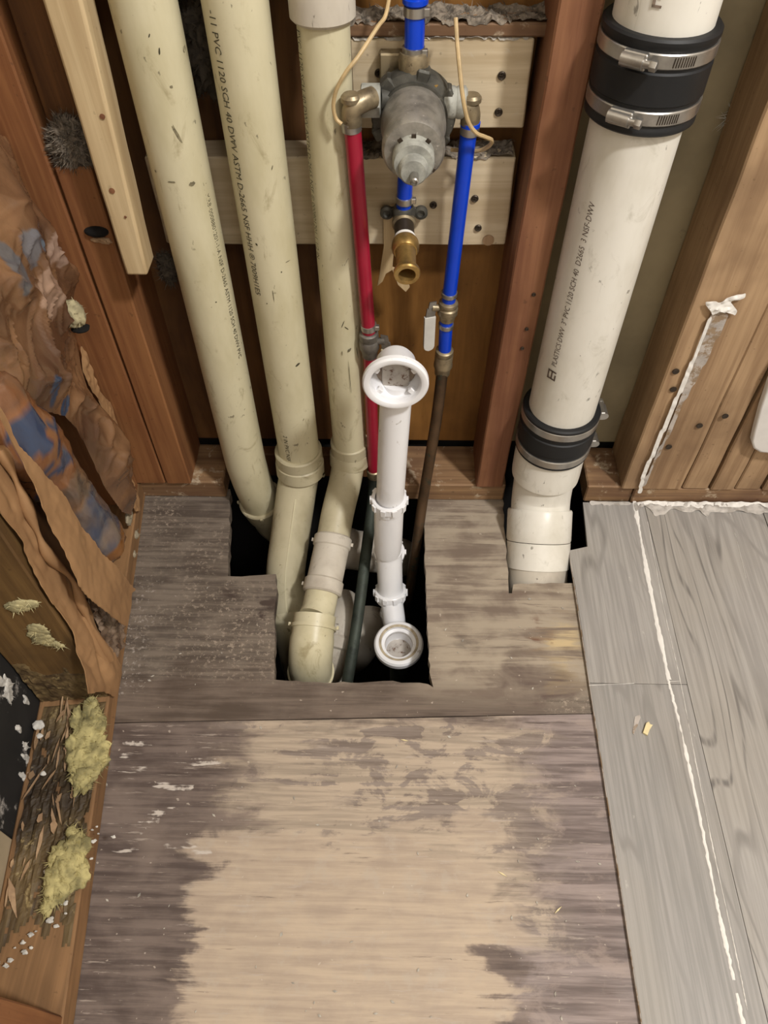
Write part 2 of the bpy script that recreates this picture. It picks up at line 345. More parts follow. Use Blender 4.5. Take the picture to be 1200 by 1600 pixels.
# ================================================================ SETTING: floor
def jag(pts, amp=.002, step=.012, closed_skip=(), closed=True):
    out = []
    for i in range(len(pts) if closed else len(pts)-1):
        a = Vector(pts[i]); b = Vector(pts[(i+1) % len(pts)]); n = max(1, int((b-a).length/step)) if i not in closed_skip else 1
        nn = Vector((-(b-a).y, (b-a).x)).normalized()
        for j in range(n):
            p = a+(b-a)*(j/n)
            out.append(tuple(p + (nn*random.uniform(-amp, amp) if j and (b-a).length > .035 else nn*0)))
    return out
def floor_mat(name, front):
    k = NT(name, .62, 0, .35); X, Y, Z = k.xyz()
    st = k.noise(k.map((7, 130, 30)), 1, 5, .65, .3)            # fine grain streaks along x
    st2 = k.noise(k.map((3.2, 48, 10), loc=(3, 1, 0)), 1, 6, .62, .6)
    br = k.noise(k.map((16, 22, 10)), 1, 5, .6, .4)
    wob = k.M('ADD', k.M('MULTIPLY', k.M('SUBTRACT', st2, .5), .20), k.M('MULTIPLY', k.M('SUBTRACT', br, .5), .17))
    def box(cx, cy, hx, hy, soft=.02, w=1.0):
        dx = k.M('SUBTRACT', k.M('ABSOLUTE', k.M('SUBTRACT', X, cx)), hx); dy = k.M('SUBTRACT', k.M('ABSOLUTE', k.M('SUBTRACT', Y, cy)), hy)
        d = k.M('ADD', k.M('SMOOTH_MAX', dx, dy, .05), k.M('MULTIPLY', wob, w)); return k.ss(d, soft, -soft)
    f = k.M('ADD', k.M('MULTIPLY', st, .6), k.M('MULTIPLY', br, .4))
    if front:
        dark = k.mix(k.ss(f, .38, .62), sr('514540'), sr('786a62'))
        dark = k.mix(k.M('MULTIPLY', k.ss(k.noise(k.map((9, 9, 9), loc=(2, 7, 0)), 1, 4), .5, .68), .55), dark, sr('87786e'))
        blot = k.noise(k.map((17, 26, 10), loc=(1, 2, 0)), 1, 7, .66, .5)
        mid = k.mix(k.ss(k.M('ADD', k.M('MULTIPLY', st2, .55), k.M('MULTIPLY', st, .45)), .40, .60), sr('665a56'), sr('978984'))
        mid = k.mix(k.M('MULTIPLY', k.ss(blot, .52, .62), .45), mid, sr('a4948a'))
        tan = k.mix(k.ss(f, .33, .66), sr('a19080'), sr('bcaa95'))
        tan = k.mix(k.M('MULTIPLY', k.ss(k.noise(k.map((30, 30, 10), loc=(6, 6, 0)), 1, 6, .7), .52, .66), .45), tan, sr('b2a698'))
        pale = k.mix(k.ss(st, .38, .6), sr('9a8c7c'), sr('b4a390'))
        pm = k.mix(k.ss(st, .36, .62), sr('75685f'), sr('8f8278'))
        c = k.mix(box(.24, .15, .115, .5, .03, 1.2), dark, mid)
        zone = box(-.02, .30, .185, .125, .04, 1.0)
        pat = k.ss(k.M('ADD', k.M('MULTIPLY', blot, .6), k.M('MULTIPLY', st2, .4)), .462, .50)
        c = k.mix(zone, c, k.mix(pat, pm, pale))
        c = k.mix(k.M('MULTIPLY', box(-.13, .33, .055, .08, .03, 1.0), k.ss(st2, .42, .5)), c, pale)
        c = k.mix(box(-.052, -.06, .172, .325, .012, .75), c, tan)
        c = k.mix(k.M('MULTIPLY', k.ss(k.noise(k.map((14, 170, 20), loc=(5, 0, 0)), 1, 5, .7), .60, .66), .55), c, sr('b3a69a'))
        c = k.mix(k.M('MULTIPLY', k.ss(k.noise(k.map((8, 120, 20), loc=(9, 4, 0)), 1, 5, .7), .62, .70), .6), c, sr('4c403a'))
        c = k.mix(k.M('MULTIPLY', box(-.295, .31, .03, .03, .006, 1.2), k.ss(k.noise(k.map((15, 90, 20), loc=(1, 9, 0)), 1, 5), .54, .6)), c, sr('c4bab0'))
    else:
        blot = k.noise(k.map((17, 30, 10), loc=(1, 2, 0)), 1, 7, .66, .5)
        dark = k.mix(k.ss(f, .38, .62), sr('544a42'), sr('7b6f63'))
        dark = k.mix(k.M('MULTIPLY', k.ss(k.noise(k.map((130, 160, 60)), 1, 4, .75), .53, .62), k.ss(k.noise(k.map((7, 7, 7)), 1, 3), .40, .6)), dark, sr('998b7c'))
        front_strip = k.mix(k.ss(f, .36, .64), sr('54483f'), sr('75675c'))
        pale = k.mix(k.ss(k.M('ADD', k.M('MULTIPLY', st2, .6), k.M('MULTIPLY', br, .4)), .40, .58), sr('76685c'), sr('a39684'))
        pale = k.mix(k.M('MULTIPLY', k.ss(st, .60, .66), .5), pale, sr('5e5048'))
        c = k.mix(box(-.1, .42, .3, .05, .02, .5), dark, front_strip)
        c = k.mix(box(.16, .62, .14, .175, .03, .5), c, pale)
        c = k.mix(k.M('MULTIPLY', box(.225, .52, .025, .05, .015, .7), k.ss(st2, .38, .58)), c, sr('c0ab84'))
        c = k.mix(k.M('MULTIPLY', box(.19, .47, .05, .028, .02, .6), k.ss(st2, .38, .58)), c, sr('5c4d46'))
        c = k.mix(k.M('MULTIPLY', box(.195, .555, .012, .035, .01, .6), k.ss(st2, .38, .58)), c, sr('6a4a3a'))
        c = k.mix(k.M('MULTIPLY', box(.085, .522, .022, .006, .012, .25), .75), c, sr('45403c'))
        c = k.mix(k.M('MULTIPLY', box(-.20, .585, .03, .02, .01, .9), k.ss(blot, .48, .54)), c, sr('4a3e38'))
        c = k.mix(k.M('MULTIPLY', box(-.375, .53, .02, .10, .01, .5), k.ss(k.noise(k.map((160, 160, 60)), 1, 3, .7), .54, .66)), c, sr('a0968c'))
    sp = k.ss(k.noise(k.map((150, 150, 150)), 1, 2, .5), .71, .75)
    c = k.mix(k.M('MULTIPLY', sp, .55), c, sr('c4b7a8'))
    k.col(c); k.bump(k.M('ADD', k.M('MULTIPLY', st, .7), k.M('MULTIPLY', br, .5)), .35, .001)
    k.L(k.ss(br, .3, .7, .5, .75), k.b.inputs['Roughness']); return k.m
M['ply_back'] = floor_mat('stained_plywood_back', False); M['ply_front'] = floor_mat('stained_plywood_front', True)
def plank_mat(name, seed, a='8f8a83', b2='a8a39c'):
    k = NT(name, .5, 0, .4); loc = (seed*.37, seed*.71, 0)
    X, Y, Z = k.xyz(k.map((1, 1, 1), loc=loc))
    n1 = k.noise(k.map((11, 1.3, 10), loc=loc), 1, 2, .5, .3)
    ring = k.M('ADD', k.M('MULTIPLY', n1, 34), k.M('MULTIPLY', X, 60))
    ln = k.M('POWER', k.M('ABSOLUTE', k.M('SINE', ring)), 1.2)
    n2 = k.noise(k.map((190, 5, 10), loc=loc), 1, 5, .65); n3 = k.noise(k.map((6, 3, 5), loc=loc), 1, 3)
    c = k.mix(k.ss(n2, .35, .65), sr(a), sr(b2)); c = k.mix(k.M('MULTIPLY', k.ss(n3, .4, .65), .4), c, sr('9a9388'))
    c = k.mix(k.M('MULTIPLY', k.M('MULTIPLY', k.ss(ln, .38, .02), k.M('MULTIPLY', k.ss(n2, .34, .6), k.ss(n3, .34, .62))), .9), c, sr('67635f'))
    c = k.mix(k.M('MULTIPLY', k.ss(k.noise(k.map((60, 22, 10), loc=loc), 1, 6, .7), .66, .72), .5), c, sr('c4beb6'))
    k.col(c); k.bump(n2, .15, .0006); return k.m
for i in range(4): M['plank%d' % i] = plank_mat('grey_vinyl_%d' % i, i+1, *(('86837f', '9a9692') if i == 1 else ('8d8985', 'a29e99')))
fl = struct('floor', 'stained plywood subfloor with two cut-out holes beside grey wood-look planks')
def xy(*pts): return [(atz(u, v).x, atz(u, v).y) for u, v in pts]
holeA = xy((358, 770), (355, 900), (432, 898), (429, 1062), (500, 1066), (600, 1064), (676, 1070), (673, 1050), (667, 900), (660, 770))
back = [(-.46, .80), (-.46, .413)]
yj0 = atz(180, 1130).y; yj1 = atz(925, 1112).y
back = [(-.50, yj0-.004), (.62, yj1+.012), (.62, .80), (.302, .80)]
hb = xy((918, 870), (897, 911), (802, 913), (800, 927), (795, 927), (794, 905), (790, 850), (785, 778))
pre = [(.302, .66)]+hb[1:-1]+[(.163, .80)]
ha = [(.034, .80)]+[xy(q)[0] for q in ((664, 850), (667, 960), (671, 1050), (677, 1074), (669, 1069), (600, 1064), (560, 1067), (500, 1066), (429, 1062), (430, 990), (428, 960), (432, 930), (431, 897), (400, 899), (356, 900), (357, 850))]+[(-.279, .80)]
poly = back+jag(pre, .0014, .011, closed=False)+[(.163, .80)]+jag(ha, .0016, .01, closed=False)+[(-.279, .80), (-.50, .80)]
B().prism(poly, -.018, 0).done('plywood_sheet', 'ply_back', fl, 20)
B().prism([(-.50, -.75), (.62, -.75), (.62, yj1+.0105)]+[((.62-1.12*t/12), (yj1+.0105)*(1-t/12)+(yj0-.0055)*t/12+random.uniform(-.0006, .0006)) for t in range(1, 12)]+[(-.50, yj0-.0055)], -.018, 0).done('plywood_sheet', 'ply_front', fl, 20)
# planks: notched back plank, its neighbour in front, then the wide row to the right
xl = .2545; nt = [atz(890, 860, .006), atz(918, 854, .006), atz(911, 787, .006)]
yjp = atz(985, 1068, .006).y
def plank(poly, i, name='plank'):
    b = B(); b.prism(poly, .0005, .0062); o = b.done(name, 'plank%d' % i, fl, 25)
    md = o.modifiers.new('bev', 'BEVEL'); md.width = .0006; md.segments = 1; md.limit_method = 'ANGLE'; return o
plank(jag([(xl, yjp+.0002), (.3835, yjp+.0002), (.3835, .776), (nt[2].x, .776), (nt[1].x, nt[1].y), (nt[0].x, nt[0].y)], .0004, .03), 0)
plank([(xl, -.75), (.3835, -.75), (.3835, yjp-.0002), (xl, yjp-.0002)], 1)
plank([(.3841, -.40), (.5648, -.40), (.5648, .776), (.3841, .776)], 2)
plank([(.3841, -.75), (.5648, -.75), (.5648, -.4012), (.3841, -.4012)], 3)
plank([(.566, -.10), (.746, -.10), (.746, .776), (.566, .776)], 3)
plank([(.566, -.75), (.746, -.75), (.746, -.1012), (.566, -.1012)], 0)
B().prism([(.747, -1.4), (2.0, -1.4), (2.0, .776), (.747, .776)], -.012, .006).prism([(-.5, -1.4), (.747, -1.4), (.747, -.752), (-.5, -.752)], -.012, .006).done('plank_field', 'plank2', fl, 25)
# pale strip painting in the light along the cut plank edge
def ribbon_floor(pts, w0, w1, z, name, mat, amp=.0012, step=.004, gap=0.0, seed=0, label=None):
    b = B(); P = spl([Vector((p.x, p.y, 0)) for p in pts], 6); out = []
    L = sum((P[i+1]-P[i]).length for i in range(len(P)-1)); n = int(L/step); q = []
    acc = 0; i = 0
    for s in range(n):
        t = s/n*(len(P)-1); i = int(t); q.append(lerp(P[i], P[i+1], t-i))
    n0 = len(b.bm.faces)
    row = None
    for s, p in enumerate(q):
        t = s/len(q); d = (q[min(s+1, len(q)-1)]-q[max(s-1, 0)]).normalized(); nn = Vector((-d.y, d.x, 0))
        w = (w0+(w1-w0)*t)*(.7+.55*max(-.6, nz((s*.06, seed, 0), 1)))
        g = nz((s*.05, seed+9, 0), 1)
        o1 = nn*(w+amp*nz((s*.4, seed+3, 0), 1)); o2 = -nn*(w+amp*nz((s*.4, seed+5, 0), 1))
        if g < gap: row = None; continue
        new = [b.bm.verts.new(p+o1*1.2+Vector((0, 0, z))), b.bm.verts.new(p+o1*.6+Vector((0, 0, z+.0006))), b.bm.verts.new(p+o2*.6+Vector((0, 0, z+.0006))), b.bm.verts.new(p+o2*1.2+Vector((0, 0, z)))]
        if row:
            for k in range(3): b.bm.faces.new((row[k], row[k+1], new[k+1], new[k]))
        row = new
    return b.done(name, mat, fl, 60, label)
zt = .0062
ribbon_floor([atz(*p, zt) for p in ((990, 775), (1003, 850), (1022, 950), (1046, 1065))], .0026, .0034, zt, 'thinset_streak', 'thinset', gap=-.9, seed=1)
ribbon_floor([atz(*p, zt) for p in ((1044, 1062), (1064, 1140), (1090, 1260), (1118, 1400), (1142, 1510), (1168, 1630))], .0018, .0022, zt, 'thinset_streak', 'thinset', .0012, .003, -.5, 4)
ribbon_floor([atz(*p, zt) for p in ((1012, 815), (1036, 945), (1062, 1060), (1085, 1180), (1115, 1330), (1150, 1490), (1168, 1580))], .0004, .0006, zt, 'thinset_streak', 'thinset', .0004, .003, -.45, 7)
ribbon_floor([atz(*p, zt) for p in ((1140, 800), (1155, 860), (1166, 905))], .0003, .0003, zt, 'scratch', 'thinset', .0002, .003, -.2, 8)
ribbon_floor([atz(*p, zt) for p in ((920, 1071), (985, 1068), (1066, 1064))], .0003, .0003, zt-.0002, 'joint_dust', 'thinset', .0002, .003, -.1, 9)
b = B(); b.box((xl-.0009, nt[0].y, .0012), (xl-.0001, nt[0].y-1.2, .0060), 0); b.done('lit_plank_edge', 'compound', fl, 0)  # pale sliver stands in for light caught on the plank edge
# white mortar squashed along the foot of the right-hand wall
def blob_strip(path, r, name, parent, n=60, mat='compound', fl_=.45):
    b = B(); P = spl(path, 6); q = []
    for s in range(n):
        t = s/(n-1)*(len(P)-1.001); i = int(t); q.append(lerp(P[i], P[i+1], t-i)+noise.noise_vector((s*.35, 3, r*99))*r*.5)
    b.tube(q, [r*(.65+.6*abs(nz((s*.3, 1, r*77), 1))) for s in range(n)], 8)
    return b.done(name, mat, parent, 80)
def smear(name, x0, x1, y0, y1, z, mat, seed, h=.0025, res=.003):
    pl = [(x0, y1)]+[(x0+(x1-x0)*i/40, y0+(y1-y0)*(.45+.5*nz((i*.23, seed, 0), 1, 3))) for i in range(41)]+[(x1, y1)]
    sheet(name, pl, lambda a, b_: Vector((a, b_, z+h*abs(nz((a, b_, seed), 70, 3))*min(1, max(0, (b_-y0)/(y1-y0))*1.3)+.0003)), mat, fl, res, .0006)
smear('mortar_smear', .367, .60, .742, .7765, .0064, 'compound_pale', 1, .008)
smear('mortar_smear', .372, .74, .760, .7775, .0070, 'thinset', 5, .010)
smear('mortar_smear', .297, .362, .766, .7765, .0064, 'compound_pale', 9, .004)
# ---------------------------------------------------------------- crawl space under the floor
cs = struct('crawl_space', 'dark crawl space seen through the holes in the floor')
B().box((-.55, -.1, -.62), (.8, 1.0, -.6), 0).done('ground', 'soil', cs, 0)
B().box((-.55, .89, -.6), (.8, .91, .03), 0).box((-.57, -.1, -.6), (-.55, 1.0, -.02), 0).box((.8, -.1, -.6), (.82, 1.0, -.02), 0).box((-.55, -.12, -.6), (.8, -.1, -.02), 0).done('void_side', 'soil', cs, 0)  # near-black box sides, added to keep the void under the floor dark
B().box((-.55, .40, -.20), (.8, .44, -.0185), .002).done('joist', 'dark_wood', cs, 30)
# ================================================================ SETTING: back wall
wb = struct('wall_back', 'open framed back wall with orange-brown studs and brown sheathing')
YF = .782; YR = .866; ZT = 1.25
def board(lo, hi, name, mat, par=wb, lean=0.0, leany=0.0, rough=.0006, bev=.002, top=None):
    b = B(); m = Matrix.Identity(4); m[0][2] = lean; m[1][2] = leany; m[0][3] = -lean*lo[2]; m[1][3] = -leany*lo[2]
    t = B(); t.box(lo, hi, bev, None, 0); bm = t.bm
    L = max(hi[i]-lo[i] for i in range(3)); ax = [hi[i]-lo[i] for i in range(3)].index(L)
    es = [e for e in bm.edges if e.calc_length() > L*.7]; bmesh.ops.subdivide_edges(bm, edges=es, cuts=min(40, int(L/.025)+2))
    for v in bm.verts: v.co += noise.noise_vector(v.co*14)*rough*2
    bmesh.ops.transform(bm, matrix=m, verts=bm.verts[:])
    return t.done(name, mat, par, 30)
# bottom plate: three cut lengths, and the sliver behind the pipes
board((-.418, YF, .0005), (-.282, YR, .038), 'bottom_plate', 'plate'); board((-.018, YF, .0005), (.1625, YR, .038), 'bottom_plate', 'plate')
board((.290, YF, .0005), (.362, YR, .038), 'bottom_plate', 'plate'); board((.363, YF-.003, .0005), (.80, YR, .038), 'bottom_plate', 'plate')
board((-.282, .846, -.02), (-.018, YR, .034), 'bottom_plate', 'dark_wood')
board((.1155, YB, .0385), (.1565, YR-.002, ZT), 'stud', 'stud', lean=.0275)
# corner pair on the left: outer stud full height, cripple cut short with a rough end
board((-.462, YB, .0385), (-.3715, YR-.002, ZT), 'stud', 'stud_left', lean=-.003)
bl = B(); bl.box((-.3695, YB, .0385), (-.3305, YR-.002, aty(112, 262, YB).z), .002, None, .0008); bl.done('cripple_stud', 'stud_left', wb, 30)
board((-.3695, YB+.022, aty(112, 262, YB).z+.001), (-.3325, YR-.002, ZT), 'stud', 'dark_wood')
kn = aty(150, 362, YB-.001)
B().clump(kn, (.014, .006, .0065), .06, 40, 3).done('dark_knot', 'hole', wb, 60, 'dark oval knot in the cripple stud')
B().clump(kn+Vector((.004, 0, -.011)), (.012, .0025, .004), .5, 120, 3, 20, .008).done('torn_fibre', 'stud_right', wb, 0, kind='stuff')
# right-hand group of studs
XR = [(.341, .432), (.435, .4735), (.4775, .5125), (.515, .553), (.5565, .594), (.597, .636), (.6375, .70)]
for i, (a, c) in enumerate(XR):
    board((a, YB-.001+(.002*(i % 2)), .0385), (c, YR-.002, ZT), 'stud', 'stud_right', lean=.012 if i == 0 else .004)
board((.636+.065, YB-.001, .0385), (1.95, YR-.002, ZT), 'stud', 'stud_right')
# sheathing behind the bays and the olive drywall back of the right bay
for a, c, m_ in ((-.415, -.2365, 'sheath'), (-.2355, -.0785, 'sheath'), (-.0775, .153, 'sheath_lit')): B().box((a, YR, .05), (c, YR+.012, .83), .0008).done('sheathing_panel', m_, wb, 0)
B().box((-.415, YR+.004, .83), (.153, YR+.014, ZT), 0).done('gypsum_back', 'drywall', wb, 0)
B().box((.153, YR, .05), (.43, YR+.012, ZT), .0008).done('gypsum_back', 'drywall', wb, 0)
B().box((-.42, YR+.014, -.02), (1.95, YR+.03, ZT), 0).done('dark_backing', 'soil', wb, 0)  # near-black sheet painting the shade in the gap below the sheathing
# fire block above the valve, with plaster dust along its top
zb = aty(700, 36, .824).z
board((-.06, .824, aty(700, 59, .824).z), (.137, YR-.002, zb), 'fire_block', 'plate')
def dust(name, x0, x1, y0, y1, z, h, mat, par, seed, res=.0022, fib=120):
    b = B(); bm = b.bm; V = {}; nx = int((x1-x0)/res); ny = int((y1-y0)/res)
    for i in range(nx+1):
        for j in range(ny+1):
            x = x0+i*res; y = y0+j*res; k = nz((x, y, seed), 55, 4); m = nz((x, y, seed+3), 200, 2)
            V[i, j] = bm.verts.new((x, y-(.004*max(0, k) if j == 0 else 0), z+h*max(0, k+.25)+h*.35*m-(.002 if (j == 0 and k < 0) else 0)))
    for i in range(nx):
        for j in range(ny): bm.faces.new((V[i, j], V[i+1, j], V[i+1, j+1], V[i, j+1]))
    for _ in range(fib):
        p = V[random.randint(0, nx), random.randint(0, ny)].co; q = p+Vector((random.uniform(-1, 1), random.uniform(-1, .4), random.uniform(0, 1)))*.008; w = Vector((.0004, .0003, .0003))
        bm.faces.new([bm.verts.new(x) for x in (p-w, p+w, q)])
    return b.done(name, mat, par, 0, None, 'stuff')
dust('dust_layer', -.058, .134, .8235, .862, zb+.0005, .006, 'lint', wb, 1)
# dark blocking behind the tops of the cream pipes, dusted with lint
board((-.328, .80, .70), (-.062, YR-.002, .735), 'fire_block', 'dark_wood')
def nail(p, axis, r=.0042, name='nail_head', par=wb, mat='screw'):
    return B().lathe([(r*.8, -.001), (r, .0002), (r, .001), (r*.7, .0014), (r*.25, .0008)], p, axis, 14).done(name, mat, par, 30)
for u, v in ((834, 460), (823, 514), (816, 544)): nail(aty(u, v, YB-.0007), (0, -1, 0), .0025)
for u, v in ((1056, 580), (1052, 608), (1093, 665), (1045, 698), (1133, 650)): nail(aty(u, v, YB-.0027), (0, -1, 0), .0045)
# skim of joint compound on the edge of the right stud, ragged at the top
def yz_sheet(px, y, name, mat, amp=.0012, res=.003, par=wb, th=.0009, f=60):
    pl = [(aty(u, v, y).x, aty(u, v, y).z) for u, v in px]
    return sheet(name, pl, lambda a, c: Vector((a, y-abs(nz((a, c, 0), f, 3))*amp*2, c)), mat, par, res, th)
yz_sheet([(1001, 762), (1030, 700), (1062, 622), (1094, 540), (1112, 490), (1128, 486), (1139, 492), (1112, 545), (1090, 590), (1076, 612), (1058, 652), (1044, 682), (1022, 725), (1008, 758)], YB-.0035, 'joint_compound', 'compound', .0008)
yz_sheet([(996, 770), (1003, 740), (1044, 645), (1086, 548), (1110, 492), (1113, 494), (1092, 548), (1050, 648), (1008, 742), (1002, 770)], YB-.0055, 'compound_ridge', 'thinset', .001, .002)
yz_sheet([(1102, 470), (1126, 472), (1140, 462), (1166, 458), (1163, 466), (1140, 470), (1152, 486), (1150, 492), (1126, 484), (1114, 492), (1104, 478)], YB-.005, 'torn_tape', 'thinset', .003, .002, th=.0006, f=90)
# ================================================================ SETTING: left wall
wl = struct('wall_left', 'open left wall with water-rotted stud, sill plate and mouldy panel')
def wbox(s0, s1, t0, t1, z0, z1, name, mat, par=wl, cuts=.012, rough=.0008, bev=.002, label=None):
    b = B(); b.box((s0, t0, z0), (s1, t1, z1), bev); bm = b.bm
    bmesh.ops.subdivide_edges(bm, edges=[e for e in bm.edges if e.calc_length() > .03], cuts=14, use_grid_fill=True)
    for v in bm.verts:
        p = v.co.copy(); v.co += noise.noise_vector(p*30)*rough+noise.noise_vector(p*110)*rough*.6; v.co = wp(*v.co)
    return b.done(name, mat, par, 40, label)
wbox(-.01, .86, .0, .0889, .0005, .036, 'bottom_plate', 'plate_left', rough=.0004)
# rotten upper skin of the sill between the two studs
def rot_top():
    b = B(); bm = b.bm; res = .003; V = {}
    for i in range(int(.29/res)):
        for j in range(int(.082/res)):
            s = .365+i*res; t = .003+j*res
            e = min((s-.365)/.02, (.65-s)/.10, 1); e = max(0, e)
            h = .037+e*(.007*abs(nz((s*.5, t*2.4, 1), 40, 5))+.005*max(0, nz((s, t, 4), 22, 3)))-(.0015 if e < .05 else 0)
            V[i, j] = bm.verts.new(wp(s, t, h))
    for (i, j) in V:
        s = .365+i*res; t = .003+j*res; mk = min((t+.004)/.014, (.665-s)/.10, 1)-.40+.75*nz((s*.6, t, 9), 38, 4)
        if (i+1, j+1) in V and mk > 0: bm.faces.new((V[i, j], V[i+1, j], V[i+1, j+1], V[i, j+1]))
    for v in [v for v in bm.verts if not v.link_faces]: bm.verts.remove(v)
    return b.done('rotted_surface', 'rot', wl, 0)
rot_top()
b = B()
for i in range(44):
    s = random.uniform(.37, .60); t = random.uniform(.012, .08); l = random.uniform(.008, .045); w = random.uniform(.0006, .0022)*random.choice((1, 1, 1.8)); a = random.gauss(0, .2)
    p = Vector((s, t, .042+random.uniform(0, .006))); d = Vector((math.cos(a), math.sin(a), random.uniform(-.2, .35))); n2 = Vector((-d.y, d.x, .2))
    e_ = random.uniform(-.3, .3); pts = [wp(*(p-d*l/2)), wp(*(p-d*l*.2+n2*w)), wp(*(p+d*l*(.3+e_*.4)+n2*w*.7)), wp(*(p+d*l/2)), wp(*(p+d*l*e_-n2*w))]
    b.slab(pts, (0, 0, 1), .0012)
b.done('splinters', 'stud_right', wl, 0, kind='stuff')
# rotted stud, face covered by paper, near side bare and decayed at the foot
wbox(.319, .357, .0, .0885, .037, 1.25, 'stud', 'rot_stud', rough=.0012)
def rot_foot():
    b = B(); bm = b.bm; res = .003; V = {}
    for i in range(int(.088/res)):
        for j in range(int(.16/res)):
            t = .001+i*res; z = .037+j*res; lim = .055+.055*(t/.088)+.03*nz((t, z, 0), 30, 3)
            e = max(0, min(1, (lim-(z-.03))/.03)); h = .3575+e*(.0035*abs(nz((t*2, z*.6, 7), 60, 4))+.001)-(.0012 if e < .02 else 0)
            V[i, j] = bm.verts.new(wp(h, t, z))
    for (i, j) in V:
        if (i+1, j+1) in V: bm.faces.new((V[i, j], V[i+1, j], V[i+1, j+1], V[i, j+1]))
    return b.done('decayed_foot', 'rot', wl, 0)
rot_foot()
wbox(.001, .040, .002, .0885, .037, 1.25, 'stud', 'stud_left')
wbox(.706, .745, .0, .0885, .037, 1.25, 'stud', 'stud_left')
# panels on the far side of the wall
wbox(-.02, .33, .0895, .099, .0, 1.25, 'gypsum_back', 'drywall_left', rough=.0003)
wbox(.33, .525, .0895, .099, .0, 1.25, 'mouldy_panel', 'mold', rough=.0012, label='black mouldy panel with white crust')
wbox(.525, .95, .0895, .099, .0, 1.25, 'gypsum_back', 'drywall_left', rough=.0003)
b = B()
for i, (u, v, r_) in enumerate(((10, 1070, .016), (14, 1088, .012), (42, 1095, .008), (40, 1165, .007), (42, 1185, .009), (38, 1215, .009), (30, 1140, .006))):
    s, z = atw(u, v, .088); b.clump(wp(s, .0885, z), (.002, r_*.45, r_*1.25), .85, 120, 4, 8, .006, i)
b.done('white_crust', 'fungus', wl, 60, kind='stuff')
# ---------------------------------------------------------------- the rest of the room (out of frame)
struct_w = [('wall_right', (1.98, -1.42, 0), (2.0, .78, 2.45)), ('wall_front', (-.6, -1.44, 0), (2.0, -1.42, 2.45)), ('ceiling', (-.6, -1.44, 2.45), (2.0, 1.0, 2.47)),
            ('wall_upper', (-.52, .90, 1.25), (2.0, .92, 2.45)), ('wall_side', (-.50, -1.42, 1.25), (-.48, .92, 2.45)), ('wall_near', (-.36, -1.42, 0), (-.335, -.09, 1.25))]
for n_, lo, hi in struct_w: tag(B().box(lo, hi, 0).done(n_, 'white_wall', None, 0), 'plain painted wall surface of the room', None, None, 'structure')
# ================================================================ THINGS: cream drain pipes
def vpath(x, y, z0, z1, n=12, bend=0): return [Vector((x, y, z0+(z1-z0)*i/n)) for i in range(n+1)]
def collar(b, p, axis, r, h, lip=.002):
    return b.lathe([(r-.004, -h/2), (r-lip, -h/2), (r, -h/2+lip), (r, h/2-lip), (r-lip, h/2), (r-.004, h/2)], p, axis, 36)
def flash(b, p, axis, r, az):                                # small mould-line lugs on a fitting
    axis = Vector(axis).normalized(); a = Vector(az); a = (a-axis*a.dot(axis)).normalized()
    c = Vector(p)+a*r; s = axis.cross(a); b.slab([c-s*.002-axis*.0025, c+s*.002-axis*.0025, c+s*.002+axis*.0025, c-s*.002+axis*.0025], a, .0035)
R2, R15, R3 = .0301, .0242, .0445
# --- left pipe: straight down into a socket below the floor
p1 = thing('drain_pipe', 'leftmost cream drain pipe, no collar above the floor, fine dotted black print line', 'pipe', (-.236, .775, -.04), 'cream drain pipes')
Pb = aty(384, 765, .775)
B().tube(spl([(-.2335, .775, ZT), (-.2345, .775, .6), (-.236, .775, .16), (-.2355, .778, .07), (-.231, .786, .0), (-.226, .794, -.035)], 10), R2, 36).done('pipe', 'pvc1', p1)
ax1 = Vector((.005, .009, -.035)).normalized(); c1 = Vector((-.2295, .789, -.012))
b = B(); collar(b, c1+ax1*.02, ax1, .0365, .045); flash(b, c1, ax1, .0355, (.1, -1, 0)); flash(b, c1, ax1, .0355, (-1, -.1, 0)); b.done('socket', 'pvc2', p1)
B().tube(spl([c1+ax1*.03, c1+ax1*.06, c1+Vector((.012, .02, -.085)), c1+Vector((.03, .025, -.12))], 6), .034, 30).done('elbow', 'pvc2', p1)
text_on('2 1-MR8-0008801201-1-A NSF D-2665 ASTM 1120 SCH 40 DWV PVC', .0085, Vector((-.2352, .775, aty(316, 292, .75).z)), (0, 0, -1), (1.9, -1, 0), R2, 'ink', p1, xs=.95)
# --- second pipe
p2 = thing('drain_pipe', 'second cream drain pipe from the left, large black lettering and a ribbed collar', 'pipe', (-.155, .78, -.1), 'cream drain pipes')
x2 = -.1555
B().tube(vpath(x2+.002, .78, .10, ZT, 16), R2, 36).done('pipe', 'pvc1', p2)
q = [Vector((x2, .780, .105)), Vector((x2-.002, .778, .07)), Vector((x2-.009, .757, .035)), Vector((x2-.018, .716, -.01)), Vector((x2-.026, .672, -.055)), Vector((x2-.024, .635, -.095)), Vector((x2-.016, .61, -.14)), Vector((x2-.010, .60, -.4))]
b = B(); collar(b, (x2+.001, .780, .108), (0, 0, 1), .0352, .022); collar(b, (x2+.0005, .779, .082), (.02, .12, 1), .0365, .024)
for az in ((1, -.3, 0), (.9, -.5, 0)): flash(b, (x2, .780, .108), (0, 0, 1), .0352, az); flash(b, (x2, .779, .074), (0, 0, 1), .036, (1, -.3, 0))
b.done('coupling', 'pvc2', p2)
B().tube(spl(q, 8), [.0318]*8+[.0305]*49, 36).done('lower_bend', 'pvc2', p2)
P = spl(q[2:6], 8); B().tube([p+Vector((.004, -.0215, .0205)) for p in P], .0016, 6).done('mould_seam', 'pvc1', p2)
text_on('-11 PVC 1120 SCH 40 DWV ASTM D-2665 NSF HHH \u00ae 7009H1E5', .0108, Vector((x2+.002, .78, .705)), (0, 0, -1), (-.70, -1, 0), R2, 'ink', p2, xs=.98)
